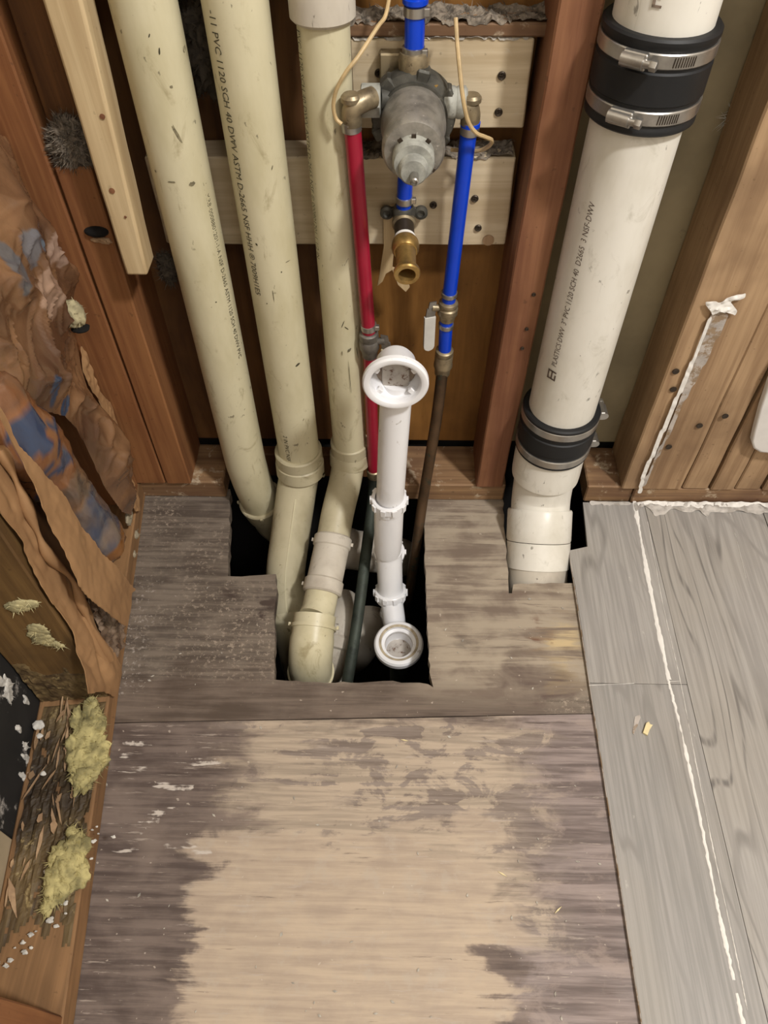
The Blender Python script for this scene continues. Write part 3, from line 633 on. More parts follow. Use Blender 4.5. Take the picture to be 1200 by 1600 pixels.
text_on('2 IN PVC NSF', .009, Vector((x2+.002, .78, .176)), (0, 0, -1), (-.42, -1, 0), R2, 'ink', p2)
# --- third pipe: narrow, coupled, tipping forward into a trap below the floor
p3 = thing('drain_pipe', 'narrower cream drain pipe third from the left, bending forward through chalky collars into a trap', 'pipe', (-.08, .79, -.1), 'cream drain pipes')
B().tube([(-.0765, .785, zz) for zz in (ZT, .9, .70, .69)], [R15+.0025]*3+[R15], 36).done('upper_pipe', 'pvc1', p3)
zc = aty(495, 12, .76).z
b = B(); collar(b, (-.0765, .785, zc), (0, 0, 1), .0302, .034, .003); b.done('coupling', 'pvcd', p3)
B().tube([(-.0765+(-.002)*i/10, .785+.008*i/10, .70-.60*i/10) for i in range(11)], R15+.0004, 36).done('pipe', 'pvc1', p3)
D3 = [Vector(v) for v in ((-.0795, .797, .112), (-.081, .792, .086), (-.087, .766, .060), (-.097, .722, .038), (-.104, .675, .018), (-.112, .628, .002), (-.119, .585, -.012))]
b = B(); collar(b, (-.0788, .7945, .112), (0, .02, 1), .0285, .022); collar(b, (-.080, .792, .088), (.03, .3, 1), .0300, .024); b.done('coupling', 'pvc2', p3)
S3 = spl(D3[1:], 8)
B().tube(S3[:24], .0248, 36).done('slanted_pipe', 'pvc2', p3)
def ax_at(path, i): return (path[min(i+1, len(path)-1)]-path[max(i-1, 0)]).normalized()
b = B(); collar(b, S3[23], ax_at(S3, 23), .0285, .019, .0025); flash(b, S3[23], ax_at(S3, 23), .028, (-1, 0, 0)); flash(b, S3[23], ax_at(S3, 23), .028, (1, 0, 0)); b.done('slip_nut', 'pvcd', p3)
e_dir = ax_at(S3, 26)
B().tube(spl([S3[23]+ax_at(S3, 23)*.006, S3[28], S3[33]], 5), .0265, 32).done('bend', 'pvcd', p3)
b = B(); collar(b, S3[34], ax_at(S3, 34), .0290, .022, .0025); flash(b, S3[34], ax_at(S3, 34), .0285, (-1, 0, 0)); b.done('slip_nut', 'pvcd', p3)
E0 = S3[34]; ea = ax_at(S3, 36)
B().tube([E0, E0+ea*.035, atd(492, 966, 1.118)], .0245, 32).done('stub', 'pvc1', p3)
h0 = atd(492, 962, 1.115); h1 = atd(487, 1005, 1.105); h2 = atd(485, 1035, 1.118); h3 = atd(486, 1052, 1.145); h4 = atd(487, 1056, 1.19)
T3 = spl([h0, h1, h2, h3, h4], 7)
B().tube(T3, [.0305]*6+[.0318]*(len(T3)-6), 36).done('trap_elbow', 'pvc1', p3)
b = B(); b.lathe([(.028, 0), (.0330, 0), (.0330, .005), (.028, .005)], T3[3], ax_at(T3, 3), 36); b.lathe([(.029, -.004), (.0345, -.004), (.0345, .003), (.029, .003)], T3[-9], ax_at(T3, len(T3)-9), 36)
flash(b, T3[3], ax_at(T3, 3), .033, (1, .1, 0)); flash(b, T3[3], ax_at(T3, 3), .033, (-1, .1, 0)); b.done('trap_rim', 'pvc1', p3)
k0 = T3[-1]+Vector((0, .0, -.03)); k1 = atd(515, 1040, 1.23); k2 = atd(531, 1000, 1.22); k3 = atd(534, 968, 1.235); k4 = atd(537, 945, 1.28)
B().tube(spl([k0, k0+Vector((.02, .01, -.03)), k1+Vector((0, .01, -.03)), k1, k2, k3, k4], 6), .0285, 30).done('trap_return', 'pvcd', p3)
b = B(); collar(b, k2, k3-k1, .0325, .022, .003); b.done('trap_union', 'pvcd', p3)
# --- drain arm lying deep under the floor
p4 = p3
B().tube(spl([(-.115, .785, -.13), (-.095, .77, -.12), (-.055, .76, -.115), (-.02, .765, -.13), (0, .78, -.16)], 6), .034, 30).done('elbow', 'pvcd', p4)
B().tube(spl([atd(575, 955, 1.31), atd(573, 985, 1.30), atd(560, 1015, 1.33), atd(545, 1030, 1.40)], 6), [.030]*19, 30).done('branch', 'pvcd', p4)
b = B(); collar(b, (-.10, .771, -.12), (1, -.5, 0), .038, .03); b.done('hub', 'pvcd', p4)
def mark(par, c, r, u, v, w, h, mat='ink', slant=0.0, seed=0, n=12, name='scuff'):
    p = aty(u, v, c[1]-r*.8); d = Vector((p.x-c[0], -math.sqrt(max(1e-8, r*r-min(r*.98, abs(p.x-c[0]))**2)), 0)).normalized(); s = Vector((-d.y, d.x, 0)); pts = []
    for i in range(n):
        t = 2*math.pi*i/n; k = .6+.5*abs(nz((math.cos(t), math.sin(t), seed+u*.01), 1.3, 3)); x = math.cos(t)*w*k+math.sin(t)*h*slant*k; z = math.sin(t)*h*k; a = x/r
        pts.append(Vector((c[0], c[1], p.z+z))+(d*math.cos(a)+s*math.sin(a))*(r+.00035))
    b = B(); f = b.bm.faces.new([b.bm.verts.new(q) for q in pts]); return b.done(name, mat, par, 0)
c1_, c2_, c3_ = (-.2347, .775), (-.1535, .78), (-.0785, .79)
for u, v, w, h, mt, sl in ((300, 286, .0045, .003, 'smudge', .3), (289, 90, .004, .0035, 'smudge', .4), (278, 208, .0022, .012, 'smudge', -.3), (250, 78, .0012, .0045, 'ink', .2), (235, 52, .0010, .0022, 'ink', .5), (268, 135, .0022, .0018, 'smudge', 0), (243, 268, .0016, .002, 'smudge', 0), (270, 280, .006, .0012, 'smudge', 0), (390, 620, .0012, .003, 'smudge', .3), (338, 470, .0012, .0012, 'ink', 0)):
    mark(p1, c1_, R2, u, v, w, h, mt, sl)
for u, v, w, h, mt, sl in ((465, 570, .0042, .0032, 'ink', .5), (440, 423, .001, .0014, 'ink', 0), (402, 378, .0014, .0022, 'ink', -.4), (428, 458, .0007, .010, 'smudge', 0), (449, 411, .005, .0007, 'smudge', 0), (367, 222, .0016, .004, 'smudge', 0), (425, 262, .0010, .0030, 'smudge', .4), (474, 655, .0012, .003, 'smudge', .4), (418, 470, .001, .001, 'ink', 0)):
    mark(p2, c2_, R2, u, v, w, h, mt, sl)
for u, v, w, h, mt, sl in ((523, 244, .0022, .0062, 'burn', .25), (516, 262, .004, .003, 'smudge', .2), (513, 206, .006, .004, 'smudge', 0), (547, 590, .0005, .040, 'ink', -.02), (558, 555, .0007, .014, 'ink', -.1), (536, 503, .0008, .007, 'ink', .4), (542, 510, .0012, .004, 'ink', -.8), (498, 62, .0007, .007, 'ink', .6), (510, 97, .0009, .011, 'ink', .9), (505, 52, .001, .001, 'ink', 0), (488, 54, .0009, .001, 'ink', 0), (468, 45, .0012, .0016, 'ink', 0), (528, 225, .0035, .016, 'scorch', .1), (533, 332, .003, .0016, 'smudge', .3), (535, 392, .0008, .0012, 'ink', 0), (546, 545, .003, .004, 'smudge', .5), (535, 548, .0008, .005, 'smudge', 0)):
    mark(p3, c3_, R15+.001, u, v, w, h, mt, sl)
text_on('2 PVC 1120 SCH 40 DWV ASTM D-2665 NSF \u00ae 000801201 1 1/2 IN', .0085, Vector((-.077, .786, .69)), (0, 0, -1), (-1.55, -1, 0), R15+.0012, 'ink', p3)
# ================================================================ big white stack
bp = thing('soil_stack', 'thick white vertical soil pipe right of the middle stud with two black rubber couplings', 'pipe', (.215, .765, -.1))
bx = lambda z: .2135+.019*max(0, z-.1)
def bpt(z): return Vector((bx(z), .765, z))
zT1 = aty(1040, 58, .722).z; zT0 = aty(1005, 214, .716).z
zL1 = aty(872, 674, .716).z; zL0 = aty(862, 735, .716).z
B().tube([bpt(z) for z in (zL1-.03, .25, .35, .5, zT0+.02)], R3, 48).done('pipe', 'pvcw', bp)
B().tube([bpt(z) for z in (zT1-.03, .8, ZT)], R3, 48).done('upper_pipe', 'pvcw', bp)
def ferncoupling(z0, z1, hs, lab):
    h = z1-z0; a = (bpt(z1)-bpt(z0)).normalized(); r = R3+.0068
    prof = [(R3-.001, 0), (r-.001, 0), (r+.001, .002), (r+.001, .006), (r-.0005, .008), (r-.0005, .026 if h > .07 else .019), (r+.0012, .0275 if h > .07 else .021)]
    prof = prof+[(q, h-z) for q, z in prof[::-1]]
    o = B().lathe(prof, bpt(z0), a, 56).done('rubber_coupling', 'rubber', bp, 40, lab)
    w = .0125 if h > .07 else .009
    for zc_, az in hs:
        c = bpt(z0)+a*zc_; rr = r+.0008
        cl = B().lathe([(rr-.002, -w/2), (rr, -w/2), (rr+.0008, -w/2+.001), (rr+.0008, w/2-.001), (rr, w/2), (rr-.002, w/2)], c, a, 56).done('hose_clamp', 'steel', o)
        d = Vector(az); d = (d-a*d.dot(a)).normalized(); s = a.cross(d); b = B()
        b.tube([c+d*(rr+.006)-s*.011, c+d*(rr+.0062)+s*.009], .0058, 14)
        b.tube([c+d*(rr+.0062)+s*.009, c+d*(rr+.0062)+s*.019], .0036, 12)
        b.hexa(c+d*(rr+.0062)+s*.015, s, .0048, .006)
        m = Matrix((( s.x, d.x, a.x, c.x+d.x*(rr+.0035)), (s.y, d.y, a.y, c.y+d.y*(rr+.0035)), (s.z, d.z, a.z, c.z+d.z*(rr+.0035)), (0, 0, 0, 1)))
        b.box((-.011, -.0035, -w*.55), (.011, .003, w*.55), .001, m); b.done('worm_screw', 'steel', cl)
        b = B()
        for k in range(9):
            th = .62+k*.045; dd = d*math.cos(th)+s*math.sin(th); ss_ = -d*math.sin(th)+s*math.cos(th); p = c+dd*(rr+.0009)
            b.slab([p-ss_*.0006-a*w*.32, p+ss_*.0004-a*w*.32, p+ss_*.0009+a*w*.32, p-ss_*.0001+a*w*.32], dd, .0002)
        b.done('band_slots', 'screw', cl, 0)
    return o
ferncoupling(zT0, zT1, ((.0165, (-.62, -1, 0)), (zT1-zT0-.0165, (-.62, -1, 0))), None)
ferncoupling(zL0, zL1, ((.0115, (1, .05, 0)), (zL1-zL0-.0115, (1, .05, 0))), None)
g = [bpt(zL0+.01), bpt(zL0-.022)+Vector((-.0005, -.001, 0)), Vector((.2125, .754, .060)), Vector((.2115, .732, .030)), Vector((.2105, .698, -.002)), Vector((.2095, .660, -.036)), Vector((.2085, .615, -.076)), Vector((.2075, .56, -.125))]
GS = spl(g, 8)
B().tube(GS[:12]+[GS[12], GS[12]+(GS[12]-GS[11])*.3], [.0496]*12+[.0490, .0455], 44).done('hub', 'pvcw', bp)
B().tube(GS[8:30], .0440, 44).done('bend', 'pvcw', bp)
gx_ = (g[3]-g[5]).normalized()
b = B(); b.lathe([(.043, 0), (.0478, 0), (.0488, .003), (.0488, .046), (.0475, .0485), (.043, .0485)], g[4]+gx_*.006, gx_, 48); b.done('socket', 'pvcw', bp)
B().lathe([(.043, 0), (.0482, 0), (.0482, .040), (.043, .040)], g[4]-gx_*.035, gx_, 48).done('lower_socket', 'pvcw', bp)
B().tube([g[4]-gx_*.032, g[4]-gx_*.20], .0462, 44).done('lower_pipe', 'pvcd', bp)
text_on('PLASTICS DWV  3" PVC 1120 SCH 40  D2665  3 NSF-DWV', .0100, bpt(.322), (.02, 0, 1), (-1.02, -1, 0), R3, 'ink2', bp, xs=.86)
lz = .305-.035
o = B()
for (a0, a1, h0_, h1_) in ((-.0062, .0062, 0, .0022), (-.0062, .0062, .0118, .014), (-.0062, -.0042, 0, .014), (-.001, .001, 0, .014), (.0042, .0062, 0, .009)):
    d = Vector((-1.02, -1, 0)).normalized(); s = Vector((0, 0, 1)).cross(d)
    c = bpt(.302); o.slab([c+d*(R3+.0005)+s*x+Vector((0, 0, z)) for x, z in ((a0, h0_), (a1, h0_), (a1, h1_), (a0, h1_))], d, .0002)
o.done('printed_mark', 'ink2', bp, 0)
zU = aty(1000, 10, .722).z
o = B()
d = Vector((-.5, -1, 0)).normalized(); s = Vector((0, 0, 1)).cross(d); c = bpt(zU)
for (x0, x1, z0_, z1_) in ((-.004, .004, -.002, 0), (-.004, -.0015, -.002, .022), (.001, .0035, .005, .03), (-.003, .003, .010, .014)):
    o.slab([c+d*(R3+.0005)+s*x+Vector((0, 0, z)) for x, z in ((x0, z0_), (x1, z0_), (x1, z1_), (x0, z1_))], d, .0002)
o.done('printed_mark', 'rust_gunk', bp, 0)
# ================================================================ white tub drain
td = thing('tub_drain', 'white plastic tub drain tube with round overflow flange above and round shoe below', 'drain', (-.01, .62, -.05))
OV = aty(618, 597, .646); tx = OV.x
b = B()
oo = OV+Vector((0, 0, 0))
b.lathe([(.0275, -.004), (.0350, -.004), (.0372, -.002), (.0372, .003), (.0355, .0052), (.032, .0058), (.0292, .0045), (.0275, .001)], oo, (0, -1, 0), 52, True)
b.done('overflow_flange', 'white', td)
b = B(); b.lathe([(.030, -.001), (.0295, -.009), (.0245, -.018), (.0225, -.034), (.019, -.040), (.010, -.043), (.0, -.0435), (.0, -.0415), (.010, -.041), (.0178, -.038), (.0208, -.033), (.0228, -.018), (.0272, -.008), (.0272, -.001)], oo, (0, -1, 0), 44, True)
b.done('overflow_elbow', 'white', td)
b = B(); b.box((-.0155, -.0012, -.021), (.0155, .0012, .021), .0011, Matrix.Translation(oo+Vector((0, .0165, -.001)))); b.done('residue_plate', 'residue_pale', td)
B().lathe([(.0, -.019), (.0225, -.019), (.0225, -.018), (.0, -.0175)], oo, (0, -1, 0), 30).done('residue', 'rust_gunk', td)
for a0 in (.55, math.pi-.55, -.75, math.pi+.75):
    b = B(); b.box((-.004, -.0035, -.0035), (.004, .0035, .0035), .001, Matrix.Translation(oo+Vector((math.cos(a0)*.0255, .006, math.sin(a0)*.0255))) @ Matrix.Rotation(-a0, 4, 'Y'))
    b.done('screw_lug', 'white', td)
yT = .672
pz = lambda v: aty(611, v, yT).z
tb0 = Vector((tx+.0015, yT, OV.z-.02)); tb1 = aty(608, 792, yT-.004)
B().tube([tb0, lerp(tb0, tb1, .5), tb1+Vector((0, 0, -.02))], .0190, 36).done('tailpipe', 'white', td)
def slipnut(p, axis, r, h, name='slip_nut', lugs=10):
    axis = Vector(axis).normalized(); b = B(); b.lathe([(r-.005, 0), (r-.0012, 0), (r, .0012), (r, h*.55), (r-.002, h*.62), (r-.002, h), (r-.006, h)], p, axis, 40, True)
    a = Vector((1, 0, 0)); a = (a-axis*a.dot(axis)).normalized(); c = axis.cross(a)
    for i in range(lugs):
        t = 2*math.pi*i/lugs; d = a*math.cos(t)+c*math.sin(t); s = axis.cross(d); q = Vector(p)+d*(r-.001)
        b.slab([q-s*.0035+axis*.001, q+s*.0035+axis*.001, q+s*.0028+axis*h*.55, q-s*.0028+axis*h*.55], d, .003)
    return b.done(name, 'white', td)
n1 = aty(608, 783, yT-.004)
slipnut(n1+Vector((0, 0, .008)), (0, 0, -1), .0245, .022)
t0 = n1; t1 = aty(606, 862, yT-.010)
B().tube([t0, lerp(t0, t1, .8), t1], [.0205, .0205, .0190], 36).done('tee_body', 'white', td)
n2 = aty(608, 868, yT-.010)
t2 = n2; t3 = aty(610, 925, .640); t4 = aty(615, 960, .610)
dT = (t3-t2).normalized()
slipnut(n2+Vector((0, .012, -.006)), (0, .3, -1), .0235, .016, lugs=8)
B().tube(spl([t2+Vector((0, .002, .01)), t2, lerp(t2, t3, .6), t3], 6), .0192, 36).done('tee_branch', 'white', td)
slipnut(t3-dT*.004, dT, .0245, .018)
SH = atz(623, 1008, .0); SH = atd(623, 1008, (t4-CAM).dot(RW @ Vector((0, 0, 1)))-.035)
B().tube(spl([t3, lerp(t3, SH+Vector((0, .012, -.046)), .55), SH+Vector((0, .012, -.046)), SH+Vector((0, -.002, -.052))], 6), .0172, 34).done('shoe_arm', 'white', td)
b = B(); b.lathe([(0.02090, -.001), (0.02090, .003), (0.02542, .0045), (0.02542, .0085), (0.02961, .0095), (0.03446, .008), (0.03673, .005), (0.03673, -.003), (0.03390, -.007), (0.02938, -.013), (0.02599, -.022), (0.02034, -.034), (0.01356, -.034), (0.01864, -.020)], SH, (0, -.06, 1), 52, True); b.done('drain_shoe', 'white', td)
b = B()
for i in range(4): b.lathe([(0.02124, .0005+i*.0018-.007), (0.02057, .0012+i*.0018-.007), (0.02124, .0019+i*.0018-.007)], SH, (0, -.06, 1), 40, True)
b.lathe([(0.00000, -.021), (0.02090, -.021), (0.02090, -.019), (0.00000, -.0195)], SH, (0, -.06, 1), 36); b.done('shoe_seat', 'residue_pale', td)
b = B(); b.lathe([(0.02576, .0086), (0.02881, .0098), (0.02961, .0098), (0.02712, .0088)], SH, (0, -.06, 1), 52, True); b.done('rust_ring', 'rim_stain', td)
B().tube([SH+Vector((0, .005, -.03)), SH+Vector((.0, .005, -.25))], .014, 20).done('pop_up_rod_pipe', 'verdigris', td)
# ================================================================ boards screwed in the valve bay
zlo = lambda u, v, y=.826: aty(u, v, y).z
bk1 = thing('mounting_block', 'upper pale board with dark screws behind the round valve', 'board', (.03, .826, zlo(700, 200)), 'valve backing boards')
BY = .826
def rboard(lo, hi, mat, par, name='plank'):
    t = B(); t.box(lo, hi, .0015); bm = t.bm; bmesh.ops.subdivide_edges(bm, edges=[e for e in bm.edges if e.calc_length() > .06], cuts=14)
    for v in bm.verts: v.co += noise.noise_vector(v.co*18)*.0011
    return t.done(name, mat, par, 30)
z1a, z1b = zlo(700, 201), zlo(700, 60)
rboard((-.0555, BY, z1a), (.1235, YR-.001, z1b), 'block', bk1)
def screw(u, v, par, y=BY, r=.0042):
    p = aty(u, v, y-.0006); b = B(); b.lathe([(r*.3, .0), (r, .0), (r, .0012), (r*.8, .002), (r*.4, .0012), (0, .0005)], p, (0, -1, 0), 16)
    for a in (0, math.pi/2): b.box((-r*.6, -.0022, -.0005), (r*.6, -.0012, .0005), 0, Matrix.Translation(p) @ Matrix.Rotation(a+.5, 4, 'Y'))
    return b.done('screw', 'screw', par, 30)
for u, v in ((784, 118), (779, 175), (592, 114)): screw(u, v, bk1)
bk2 = thing('mounting_block', 'lower long pale board with screws below the round valve, running behind the cream pipes', 'board', (-.08, .826, zlo(700, 383)), 'valve backing boards')
z2a, z2b = zlo(700, 383), zlo(700, 246)
rboard((-.288, BY, z2a), (.1205, YR-.001, z2b), 'block', bk2)
for u, v in ((742, 310), (677, 320), (747, 356)): screw(u, v, bk2)
B().lathe([(0, 0), (.0068, 0), (.0068, .0012), (0, .0014)], aty(763, 375, BY-.0002), (0, -1, 0), 24).done('wood_plug', 'stud_right', bk2)
dust('dust_layer', -.052, .119, BY-.001, .862, z2b+.0004, .005, 'lint', bk2, 4); dust('dust_layer', -.053, .122, BY-.001, .846, z1b+.0004, .0025, 'plaster_dust', bk1, 8, fib=20)
# splintered shim hanging behind the brass outlet
sh = thing('splintered_shim', 'pale splintered wood shim hanging behind the brass outlet', 'wood scrap', aty(615, 380, .82))
def pxslab(b, px, y, th): b.slab([aty(u, v, y) for u, v in px], (0, -1, 0), th); return b
pxslab(B(), [(599, 322), (616, 318), (622, 340), (616, 380), (613, 418), (603, 424), (598, 436), (590, 443), (594, 420), (600, 380)], .8255, .005).done('splint', 'pine', sh, 20)
pxslab(B(), [(612, 416), (624, 420), (640, 446), (634, 453), (622, 442)], .8255, .004).done('splint', 'pine', sh, 20)
# --- pale furring strip hanging beside the left pipe
YP = .742
fz = aty(213, 431, YP).z
tl = aty(65, 0, YP); tr = aty(127, 0, YP); bl_ = aty(197, 431, YP); br_ = aty(231, 431, YP)
pn = thing('furring_strip', 'pale new pine strip hanging left of the cream pipes, ends above the floor', 'board', bl_)
b = B(); n0 = len(b.bm.faces)
dep = Vector((.0, .036, 0))
ex = 1.9
ring0 = [bl_, br_, br_+dep, bl_+dep]; ringT = [bl_+(tl-bl_)*ex, br_+(tr-br_)*ex, br_+(tr-br_)*ex+dep, bl_+(tl-bl_)*ex+dep]
bmv = [[b.bm.verts.new(lerp(p, q_, t/20)+noise.noise_vector(lerp(p, q_, t/20)*20)*.0008) for p, q_ in zip(ring0, ringT)] for t in range(21)]
for i in range(20):
    for j in range(4): b.bm.faces.new((bmv[i][j], bmv[i][(j+1) % 4], bmv[i+1][(j+1) % 4], bmv[i+1][j]))
b.bm.faces.new(bmv[0][::-1]); b.bm.faces.new(bmv[-1])
o = b.done('strip', 'pine', pn, 30)
md = o.modifiers.new('b', 'BEVEL'); md.width = .003; md.segments = 2; md.limit_method = 'ANGLE'
for u, v, r_ in ((160, 182, .0026), (175, 298, .0030), (196, 339, .0014)):
    B().lathe([(0, 0), (r_, 0), (r_, .0006), (0, .0008)], aty(u, v, YP-.0006), (0, -1, 0), 14).done('knot', 'stud', pn, 0)
# ================================================================ supply valve and water lines
YV = .80
vb = thing('mixing_valve', 'round grey tub mixing valve with chalky stem, between red and blue pipes', 'valve', aty(648, 200, YV))
vc = aty(646, 184, .784)
b = B(); b.lathe([(.012, -.022), (.036, -.022), (.042, -.018), (.0425, -.006), (.041, -.002), (.034, 0), (.034, .004), (.0, .004)], vc, (0, -1, 0), 48)
for a in (.5, 1.35, 2.3, 3.6, 5.6): b.box((-.006, -.0, -.007), (.006, .018, .007), .002, Matrix.Translation(vc+Vector((math.cos(a)*.0385, .0, math.sin(a)*.0385))) @ Matrix.Rotation(-a, 4, 'Y'))
b.done('flange', 'cast_dark', vb)
B().lathe([(.028, 0.00000), (.0318, 0.00194), (.0322, 0.01944), (.0308, 0.02527), (.0296, 0.03304), (.0288, 0.04470), (.0300, 0.05248), (.0300, 0.06414), (.0275, 0.06851), (.022, 0.06948), (.0, 0.06948)], vc, (0, -1, 0), 56).done('bonnet', 'cast', vb)
B().lathe([(.0185, 0.06608), (.0198, 0.06803), (.0198, 0.08260), (.018, 0.08600), (.0, 0.08600)], vc+Vector((0, 0, -.003)), (0, -1, 0), 44).done('cartridge', 'chalk', vb)
for a in (.9, 1.57, 2.2, -.5):
    b = B(); b.box((-.0022, -.0008, -.0038), (.0022, .0008, .0038), .0004, Matrix.Translation(vc+Vector((math.cos(a)*.0196, -.0760, math.sin(a)*.0196-.003))) @ Matrix.Rotation(math.pi/2-a, 4, 'Y'))
    b.done('cartridge_slot', 'screw', vb)
B().lathe([(.0138, 0.08260), (.0136, 0.09329), (.0115, 0.09621), (0, 0.09669)], vc+Vector((0, 0, -.006)), (0, -1, 0), 36).done('stem_cap', 'chalk', vb)
B().lathe([(.0042, 0.09524), (.0040, 0.10884), (.0028, 0.10981), (.0026, 0.10495), (0, 0.10495)], vc+Vector((.001, 0, -.008)), (0, -1, 0), 18).done('stem', 'steel', vb)
# side ports: square union on the left, round hub on the right, elbows, top union
pl = aty(579, 157, .782)
b = B(); b.lathe([(.0130, 0), (.0152, .001), (.0152, .0185), (.0130, .0195)], pl+Vector((.010, 0, 0)), (-1, 0, 0), 6)
b.done('side_union', 'chalk', vb, 30)
B().tube([pl+Vector((.008, .004, 0)), pl+Vector((.032, .012, -.004))], .0105, 20).done('port', 'cast_dark', vb)
pr = aty(706, 160, .795)
b = B(); b.lathe([(.0120, -.010), (.0150, -.008), (.0150, .002), (.0140, .004), (.0150, .006), (.0150, .013), (.012, .015)], pr, (1, 0, 0), 30); b.done('side_union', 'chalk', vb)
B().tube([pr+Vector((-.03, .010, -.006)), pr+Vector((-.006, .0, 0))], .0115, 20).done('port', 'cast_dark', vb)
el = aty(549, 168, .757); er = aty(736, 168, .79)
def elbow(c, sgn, mat='brass_dull'):
    b = B(); b.tube(spl([c+Vector((sgn*.020, .012, .004)), c+Vector((sgn*.012, .005, .004)), c+Vector((sgn*.003, 0, .001)), c+Vector((0, 0, -.006)), c+Vector((0, 0, -.016))], 6), .0098, 24)
    b.lathe([(.006, .004), (.0098, .006), (.0098, .010), (.0075, .0125)], c, (0, 0, 1), 18)
    return b.done('elbow', mat, vb)
elbow(el, 1); elbow(er, -1)
tp = aty(646, 128, .80)
b = B(); b.tube([tp+Vector((0, 0, -.02)), tp+Vector((0, 0, .004))], .0118, 24); b.hexa(tp+Vector((0, 0, .0)), (0, 0, 1), .0145, .010)
b.lathe([(.010, .008), (.0145, .010), (.0148, .024), (.0135, .0275), (.0095, .028)], tp, (0, 0, 1), 30); b.done('top_union', 'brass_dull', vb)
b = B(); c = aty(609, 104, .815); b.box(c+Vector((-.010, -.004, -.013)), c+Vector((.012, .010, .013)), .0015); b.box(c+Vector((-.010, -.007, -.028)), c+Vector((.014, .008, -.013)), .002); b.done('bracket', 'brass_dull', vb)
b = B(); c = aty(680, 138, .79); b.lathe([(.0055, -.02), (.0058, .0), (.0045, .006), (0, .0075)], c, (0, -.2, 1), 18); b.done('check_stop', 'brass', vb)
def ring_(b, p, ax, r, h=.008):
    return b.lathe([(r, -h/2), (r+.0014, -h/2+.0005), (r+.0014, h/2-.0005), (r, h/2)], p, ax, 28, False)
def crimp(p, ax, par, r=.0083, h=.008, lug=None):
    b = B(); ring_(b, p, ax, r, h)
    if lug: 
        d = Vector(lug).normalized(); c = Vector(p)+d*(r+.002); b.box(c-Vector((.003, .003, h*.4)), c+Vector((.003, .003, h*.4)), .0008)
    return b.done('crimp_ring', 'steel', par)
RP = .0085
tpip = thing('water_pipe', 'short blue water pipe rising from the top of the round valve', 'pipe', tp+Vector((0, 0, .03)))
ptop = aty(649, 0, .80)
B().tube([tp+Vector((0, 0, .024)), lerp(tp, ptop, .6), ptop, ptop+(ptop-tp).normalized()*.5], RP+.001, 24).done('pipe', 'blue', tpip)
ua = (ptop-tp).normalized()
crimp(aty(646, 80, .80), ua, tpip, RP+.001, .009, (1, -.4, 0)); crimp(aty(649, 16, .80), ua, tpip, RP+.001, .009, (1, -.4, 0))
B().lathe([(RP, -.003), (RP+.0035, -.001), (RP+.0035, .003), (RP, .004)], aty(649, 2, .80), ua, 24).done('collar', 'blue', tpip)
# tub spout line
sp = thing('tub_spout_outlet', 'short blue pipe into a drop-ear elbow with brass outlet pointing forward', 'fitting', aty(635, 330, .81))
s0 = aty(634, 268, .805); s1 = aty(631, 325, .808)
B().tube([s0, s1], RP, 22).done('pipe', 'blue', sp); crimp(aty(632, 311, .8072), s1-s0, sp, RP, .008, (1, -.3, 0))
b = B(); de = aty(631, 334, .81)
b.lathe([(.0095, -.012), (.0125, -.009), (.0130, .006), (.0105, .010)], de, (0, 0, 1), 26)
for sg in (-1, 1):
    c = de+Vector((sg*.0195, .007, -.002)); b.lathe([(.003, -.003), (.0075, -.002), (.0078, .003), (.0045, .0042), (.0035, .0018), (0, .0016)], c, (0, -1, 0), 22); b.box(c+Vector((-.010 if sg > 0 else -.002, -.001, -.004)), c+Vector((.002 if sg > 0 else .010, .004, .005)), .001)
b.done('drop_ear_elbow', 'cast_dark', sp)
fd = Vector((.05, -1, -.16)).normalized(); f0 = de+Vector((0, -.004, -.006))
b = B(); b.lathe([(.0125, 0), (.0135, .002), (.0135, .007), (.0115, .009)], f0, fd, 26); b.done('elbow_mouth', 'brass_dull', sp)
B().tube([f0+fd*.006, f0+fd*.032], .0112, 24).done('nipple', 'screw', sp)
B().lathe([(.0108, .028), (.0122, .0285), (.0122, .033), (.0108, .034)], f0, fd, 24).done('thread_tape', 'thinset', sp)
B().lathe([(.010, .033), (.0130, .0332), (.0150, .037), (.0156, .042), (.0150, .047), (.0130, .0505), (.0118, .0508), (.0112, .053), (.0108, .072), (.0112, .0785), (.0140, .0795), (.0146, .081), (.0146, .0845), (.0136, .0865), (.0096, .0867), (.0088, .084), (.0088, .055), (.0, .055)], f0, fd, 40).done('brass_adapter', 'brass', sp, 24)
